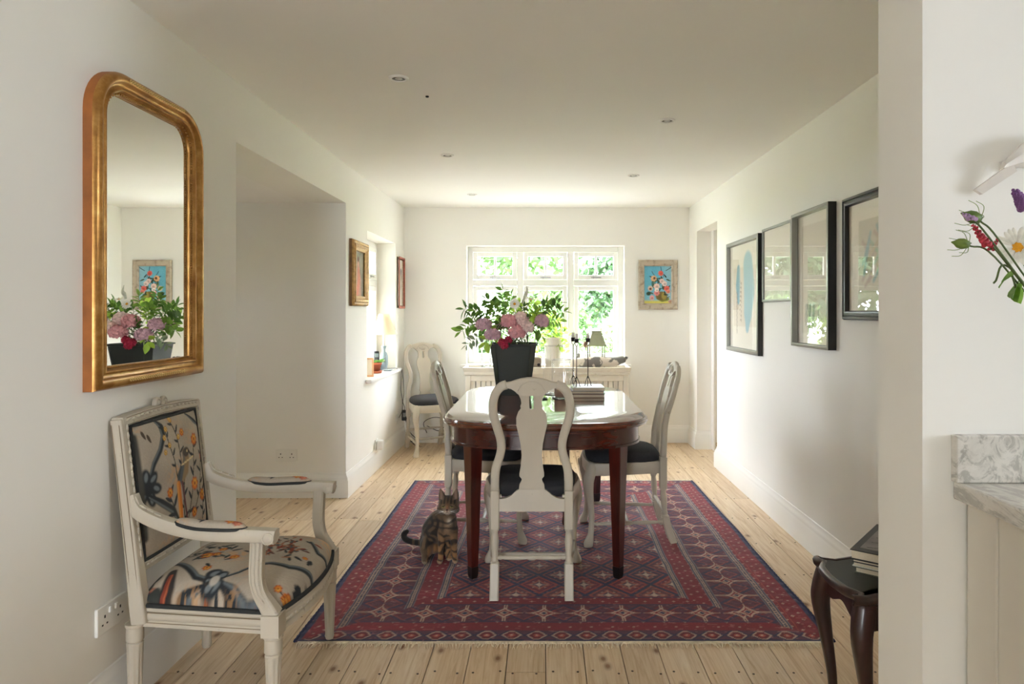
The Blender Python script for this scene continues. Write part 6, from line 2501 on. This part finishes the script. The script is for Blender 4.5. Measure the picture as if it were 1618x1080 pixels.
blend(rgb, ((x < -.075) & (y > .13)) * np.clip((-.07 - x) / .02, 0, 1), (38, 34, 32))
blend(rgb, ((x < -.085) & (y > .13)) * (np.sin(x * 2 * PI / .036) > .5) * (x > -.19) * .7, (96, 76, 56))
blend(rgb, (z < .018) * (y < 0) * .35, (196, 176, 150))
set_paint(body, rgb)
M_cateye = paint('cat_eye', (150, 140, 70), rough=.15, var=.1)
for s in (-1, 1):
    e = MB(TR(HX + s * .0205, HY - .0385, HZ + .007, rz=s * .25)).ball((0, 0, 0), (.0085, .0045, .0042), 12, 8).build('eye', M_cateye, cat, smooth=True)
    MB(TR(HX + s * .0205, HY - .0415, HZ + .007, rz=s * .25)).ball((0, 0, 0), (.0016, .0022, .0038), 8, 6).build('pupil', M_black, e, smooth=True)
    MB(TR(HX + s * .0205, HY - .0392, HZ + .0108, rz=s * .25, ry=s * .25)).ball((0, 0, 0), (.0105, .005, .0022), 12, 6).build('eyelid', paint('dark_lid', (44, 34, 28), rough=.8), e, smooth=True)
    for k in range(4):
        a_ = -.35 + .22 * k
        MB().sweep(spline([(HX + s * .014, HY - .054, HZ - .012), (HX + s * .040, HY - .055, HZ - .012 + a_ * .02), (HX + s * .062, HY - .046, HZ - .016 + a_ * .05)], 6), [.0009, .0009, .0008, .0007, .0006, .0005, .0003], n=4).build('whisker', M_white, cat)
m = MB()
m.sweep([(HX, HY - .0555, HZ - .0015), (HX, HY - .0585, HZ - .0045), (HX, HY - .0570, HZ - .0085)], [.0125, .0105, .003], [.007, .007, .004], ref=(0, 1, 0), n=8)
m.build('nose', paint('cat_nose', (64, 38, 34), rough=.5), cat, smooth=True)
m = MB()
for s in (-1, 1):
    m.sweep(spline([(HX, HY - .0575, HZ - .010), (HX, HY - .0575, HZ - .0145), (HX + s * .006, HY - .0565, HZ - .018), (HX + s * .011, HY - .053, HZ - .0175)], 8), .0018, n=5)
m.build('mouth', paint('cat_mouth', (46, 32, 28), rough=.8), cat, smooth=True)

# ---------------------------------------------------------------- small dark side table with books
M_dark = wood('dark_stained_wood', (28, 14, 12), (58, 30, 26), rough=.28, axis='Z', coat=.4)
M_leather = paint('green_black_leather', (30, 34, 28), rough=.45, var=.12, scale=40, bump=.1, bscale=200)
SX, SY, STZ = 1.125, 2.0, .50
stb = thing('side_table', 'small dark carved side table with scalloped top behind the partition', 'side table', (SX, SY, 0))


def serp(off, z, n=64):
    pts = []
    hx_, hy_ = .28, .165
    per = [((-hx_, -hy_), (hx_, -hy_)), ((hx_, -hy_), (hx_, hy_)), ((hx_, hy_), (-hx_, hy_)), ((-hx_, hy_), (-hx_, -hy_))]
    for (a, b_) in per:
        nx, ny = (b_[1] - a[1]), -(b_[0] - a[0])
        L = math.hypot(nx, ny)
        nx, ny = nx / L, ny / L
        for i in range(16):
            t_ = (i + .0) / 16
            wv = -.024 * math.exp(-((t_ - .13) / .07) ** 2) - .024 * math.exp(-((t_ - .87) / .07) ** 2) + .010 * math.exp(-((t_ - .5) / .2) ** 2)
            cr_ = .014 * (math.exp(-(t_ / .03) ** 2) + math.exp(-((1 - t_) / .03) ** 2)) * -1
            o_ = wv + off + cr_
            pts.append((a[0] + (b_[0] - a[0]) * t_ + nx * o_, a[1] + (b_[1] - a[1]) * t_ + ny * o_, z))
    return pts


m = MB()
m.rings([serp(-.020, STZ - .030), serp(-.006, STZ - .028), serp(.002, STZ - .020), serp(.004, STZ - .010), serp(-.001, STZ - .002), serp(-.010, STZ), serp(-.016, STZ - .001), serp(-.018, STZ - .004)])
m.build('top', M_dark, stb, auto=50)
m = MB()
m.rings([serp(-.018, STZ - .006), serp(-.018, STZ - .0025)])
m.build('leather_inset', M_leather, stb)
for k, (s, horizontal) in enumerate(((-1, True), (1, True), (-1, False), (1, False))):
    m = MB()
    n_ = 20
    rr = []
    for i in range(n_ + 1):
        t_ = i / n_
        drop = .052 + .030 * abs(2 * t_ - 1) ** 2 - .012 * math.cos(4 * PI * t_) * .6
        zt, zb_ = STZ - .028, STZ - .028 - drop
        if horizontal:
            x_ = -.235 + .47 * t_
            y_ = s * .130
            rr.append([(x_, y_ - .009, zb_), (x_, y_ + .009, zb_), (x_, y_ + .009, zt), (x_, y_ - .009, zt)])
        else:
            y_ = -.125 + .25 * t_
            x_ = s * .240
            rr.append([(x_ - .009, y_, zb_), (x_ + .009, y_, zb_), (x_ + .009, y_, zt), (x_ - .009, y_, zt)])
    m.rings(rr)
    m.build('apron', M_dark, stb, auto=45)
for sx in (-1, 1):
    for sy in (-1, 1):
        m = MB()
        pth = spline([(sx * .240, sy * .126, STZ - .029), (sx * .250, sy * .134, STZ - .08), (sx * .254, sy * .138, STZ - .13), (sx * .240, sy * .128, STZ - .24), (sx * .226, sy * .118, STZ - .36), (sx * .226, sy * .118, .06), (sx * .238, sy * .127, .018), (sx * .242, sy * .130, 0)], 30)
        wt = [(0, .030), (.02, .034), (.06, .024), (.14, .026), (.26, .036), (.37, .052), (.42, .056), (.47, .056)]
        m.sweep(pth, [interp(wt, p.z) for p in pth], ref=(0, 1, 0), n=10, power=3.2)
        m.build('leg', M_dark, stb, smooth=True)
# stack of books
t = NT('photo_cover')
v = t.coord()
t.color(t.ramp(t.noise(v, 9, 4, .5, .5), [(.35, lin((60, 56, 54))), (.6, lin((128, 118, 110)))]))
t.set(Roughness=.3)
M_photo = t.m
zb = STZ - .0024
rz_ = math.radians(50.5)
for i, (W_, D_, H_, c, lb, dr) in enumerate(((.285, .235, .018, cv[3], 'grey-green book at the bottom of the side table stack', .02), (.29, .24, .014, cv[2], 'pale book second from the bottom on the side table', -.01),
                                             (.30, .245, .010, cv[0], 'thin black book below the photo book on the side table', .015), (.31, .25, .028, cv[0], 'large black photo book on top of the side table stack', 0.0))):
    b_ = book(lb, (1.108, 2.068, zb), rz_ + dr, W_, D_, H_, c, spine=1, group='books on the side table')
    if i == 3:
        MB().box(-.125, .135, -.105, .105, H_, H_ + .0006).build('cover_picture', M_photo, b_)
        q = MB()
        for k in range(5):
            q.sweep(spline([(-.10 + .045 * k, -.08, H_ + .0009), (-.08 + .05 * k, 0, H_ + .0009), (-.11 + .055 * k, .09, H_ + .0009)], 8), .004, .0006, ref=(0, 0, 1), n=4)
        q.build('cover_branches', paint('dark_branch_print', (38, 34, 34), rough=.4), b_)
    zb += H_

# ---------------------------------------------------------------- kitchen cabinet end with marble top (right edge)
t = NT('grey_marble')
v = t.coord((1, 1, 1))
n1 = t.noise(v, 3.2, 8, .68, 1.6)
n2 = t.noise(t.coord((2.2, .8, 1.6)), 9, 7, .7, 2.2)
c1 = t.ramp(n1, [(.30, lin((150, 146, 138))), (.48, lin((196, 192, 184))), (.62, lin((216, 212, 204)))])
c2 = t.ramp(n2, [(.42, lin((126, 122, 114))), (.52, lin((226, 222, 214)))])
t.color(t.mix(.42, c1, c2))
t.set(Roughness=.22)
M_marble = t.m
M_kit = paint('putty_cabinet_paint', (208, 202, 190), rough=.5, var=.02)
kc = thing('kitchen_cabinet', 'putty painted kitchen cabinet with grooved end boards at the right edge', 'cabinet', (.892, 1.448, 0))
MB().box(.014, 1.5, -.60, 0, .0, .874).build('carcass', M_kit, kc)
bw = .098
q = MB().box(0, .012, -bw / 2 + .0035, bw / 2 - .0035, 0, .874).build('board', M_kit, kc, bevel=.003)
for i in range(6):
    Mx = Matrix.Translation((0, -.012 - bw * (i + .5), 0))
    if i == 0:
        q.matrix_local = Mx
    else:
        inst(q, 'board', kc, Mx)
q2 = MB().sweep([(.006, 0, 0), (.006, 0, .874)], .008, .008, n=8).build('bead', M_kit, kc, smooth=True)
for i in range(7):
    Mx = Matrix.Translation((0, -.012 - bw * i, 0))
    if i == 0:
        q2.matrix_local = Mx
    else:
        inst(q2, 'bead', kc, Mx)
wt_ = MB().box(.870, 2.40, .82, 1.449, .8745, .912).build('marble_worktop', M_marble, bevel=.005)
tag(wt_, 'grey veined marble worktop on the kitchen cabinet', 'worktop')
up = MB().box(.866, 2.40, 1.427, 1.449, .9125, 1.012).build('marble_upstand', M_marble, bevel=.003)
tag(up, 'grey veined marble upstand standing at the back of the worktop', 'splashback')

# white carved bird on the partition wall
wb = thing('wall_bird', 'white carved wooden bird hung on the partition wall at the right edge', 'ornament', (1.06, 1.449, 1.57))
M_bird = paint('white_carved_wood', (226, 220, 212), rough=.6, var=.05, scale=20)
rr = []
for x_, zt, zb_, dpt in ((-.092, .018, -.002, .006), (-.05, .030, .006, .016), (0, .042, .002, .030), (.05, .046, -.006, .036), (.09, .040, -.006, .032), (.12, .040, .008, .026), (.145, .030, .016, .010)):
    rr.append([(x_, -.001, zb_), (x_, -dpt * .8, zb_ + (zt - zb_) * .2), (x_, -dpt, (zt + zb_) / 2), (x_, -dpt * .8, zb_ + (zt - zb_) * .8), (x_, -.001, zt)])
MB().rings(rr).build('bird_body', M_bird, wb, auto=50)
MB().add([(-.150, -.004, -.042), (-.135, -.004, -.052), (-.07, -.018, -.006), (-.08, -.018, .012), (-.150, -.014, -.042), (-.135, -.014, -.052), (-.07, -.026, -.006), (-.08, -.026, .012)],
         [(0, 1, 2, 3), (4, 7, 6, 5), (0, 4, 5, 1), (1, 5, 6, 2), (2, 6, 7, 3), (3, 7, 4, 0)]).build('tail', M_bird, wb)
rr = []
for x_, zt, zb_ in ((-.10, .012, .000), (-.06, .052, .012), (-.01, .066, .018), (.05, .060, .016), (.08, .040, .018)):
    rr.append([(x_, -.028, zb_), (x_, -.036, (zt + zb_) / 2), (x_, -.030, zt), (x_, -.022, zt), (x_, -.016, zb_)])
MB().rings(rr).build('wing', M_bird, wb, auto=50)

# flowers in a jug at the right edge
VX, VY = .985, 1.16
VZ = .912
jg = thing('flower_jug', 'white jug of garden flowers on the marble worktop at the right edge', 'jug', (VX, VY, VZ))
MB().lathe([(.042, 0), (.046, .004), (.056, .05), (.052, .10), (.036, .145), (.034, .165), (.042, .19), (.039, .19), (.031, .165), (.033, .145), (.048, .10), (.05, .05), (.001, .01)], 28).build('body', M_rib, jg, smooth=True)
MB().sweep(spline([(.036, 0, .15), (.075, 0, .15), (.085, 0, .10), (.053, 0, .06)], 14), .010, .014, ref=(0, 1, 0), n=8).build('handle', M_rib, jg, smooth=True)
JB = (VX, VY, VZ + .05)
GW = 'flowers at the right edge'
daisy('large white daisy with yellow centre at the right edge of the picture', at(1607, 391, 1.13), (-.25, -1, .15), .034, (VX - .01, VY - .01, VZ + .06), None, petals=22)


def stem_thing(name, label, cat, pts, base=None, w_=.0032):
    base = base or (VX + random.uniform(-.012, .012), VY + random.uniform(-.012, .012), VZ + .06)
    r = thing(name, label, cat, base, group=GW)
    B_ = Vector(base)
    P = spline([Vector((0, 0, 0)), Vector((VX - .012, VY, VZ + .185)) - B_] + [at(*q) - B_ for q in pts], 24)
    MB().sweep(P, w_, ref=(.3, .9, .2), n=6).build('stem', M_stem, r, smooth=True)
    return r, B_


M_pod = leaf_mat('love_in_a_mist_pod', (92, 118, 48), (136, 156, 72), .2)


def pod(label, c, pts, size, ax):
    r, B_ = stem_thing('seed_pod', label, 'flower', pts + [c])
    C_ = at(*c) - B_
    q = Vector(ax).normalized().to_track_quat('Z', 'Y').to_matrix().to_4x4()
    MB(Matrix.Translation(C_) @ q).lathe([(.001, -size * .2), (size * .35, -size * .1), (size * .52, size * .4), (size * .45, size * .85), (size * .2, size * 1.2), (.001, size * 1.5)], 14).build('pod', M_pod, r, smooth=True)
    for k in range(7):
        a = k * 2 * PI / 7
        w0 = q.to_3x3() @ Vector((math.cos(a) * size * .2, math.sin(a) * size * .2, -size * .1))
        w1 = q.to_3x3() @ Vector((math.cos(a) * size * 1.1, math.sin(a) * size * 1.1, size * .3))
        w2 = q.to_3x3() @ Vector((math.cos(a) * size * 1.3, math.sin(a) * size * 1.3, size * 1.1))
        MB().sweep(spline([C_ + w0, C_ + w1, C_ + w2], 8), .0012, ref=(.3, .9, .2), n=4).build('bract', M_pod, r)
    return r


pod('upper green seed pod with thread-like bracts at the right edge', (1546, 346, 1.10), [(1590, 395, 1.11)], .020, (-1, 0, .35))
pod('lower green seed pod with thread-like bracts at the right edge', (1528, 386, 1.10), [(1585, 420, 1.11)], .017, (-1, 0, .15))


def spike(label, pts, mat, n, size, seed):
    r, B_ = stem_thing('flower_spike', label, 'flower', pts)
    rnd = random.Random(seed)
    A_, C_ = at(*pts[-2]) - B_, at(*pts[-1]) - B_
    m_ = MB()
    for k in range(n):
        t_ = k / (n - 1)
        p = A_.lerp(C_, t_)
        a = k * 2.4
        w_ = size * (1.1 - .6 * t_)
        d_ = Vector((math.cos(a), math.sin(a) * .8, .5 * math.sin(a * 1.3)))
        m_.ball(tuple(p + d_ * w_ * .7), (w_ * .55, w_ * .55, w_ * .5), 6, 4)
    f_ = m_.build('florets', mat, r, smooth=True)
    f_['kind'] = 'stuff'
    return r


spike('red flower spike between the seed pods at the right edge', [(1590, 415, 1.09), (1561, 388, 1.08), (1538, 356, 1.07)], petal_mat((176, 46, 62), 'red_spike_petal'), 46, .007, 1)
spike('short red flower spike beside the daisy at the right edge', [(1590, 412, 1.1), (1566, 394, 1.1), (1576, 378, 1.1)], petal_mat((176, 46, 62), 'red_spike_petal'), 18, .005, 2)
spike('purple flower spike at the upper right edge', [(1640, 380, 1.14), (1622, 330, 1.13), (1604, 302, 1.12)], petal_mat((118, 74, 132), 'purple_petal'), 60, .011, 3)
spike('tiny lilac flower cluster in front of the upper seed pod', [(1580, 398, 1.08), (1536, 346, 1.065), (1524, 338, 1.065)], petal_mat((170, 140, 176), 'lilac_petal'), 18, .007, 4)
for i, (pp, sz, lb) in enumerate((([(1612, 440, 1.12), (1604, 455, 1.11)], .055, 'broad green leaf low at the right edge'), ([(1605, 432, 1.11), (1570, 447, 1.10)], .040, 'narrow green leaf pointing left at the right edge'))):
    r, B_ = stem_thing('leaf_stem', lb, 'foliage', pp)
    rnd = random.Random(i)
    P1, P2 = at(*pp[-2]) - B_, at(*pp[-1]) - B_
    for k in range(3 if i == 0 else 2):
        add_leaf(r, P1.lerp(P2, .4 * k), (P2 - P1).normalized() + Vector((-.2 + .3 * k, -.2, -.2 * k)), sz * (1 - .2 * k), 1, rnd, i == 0, roll=.9)
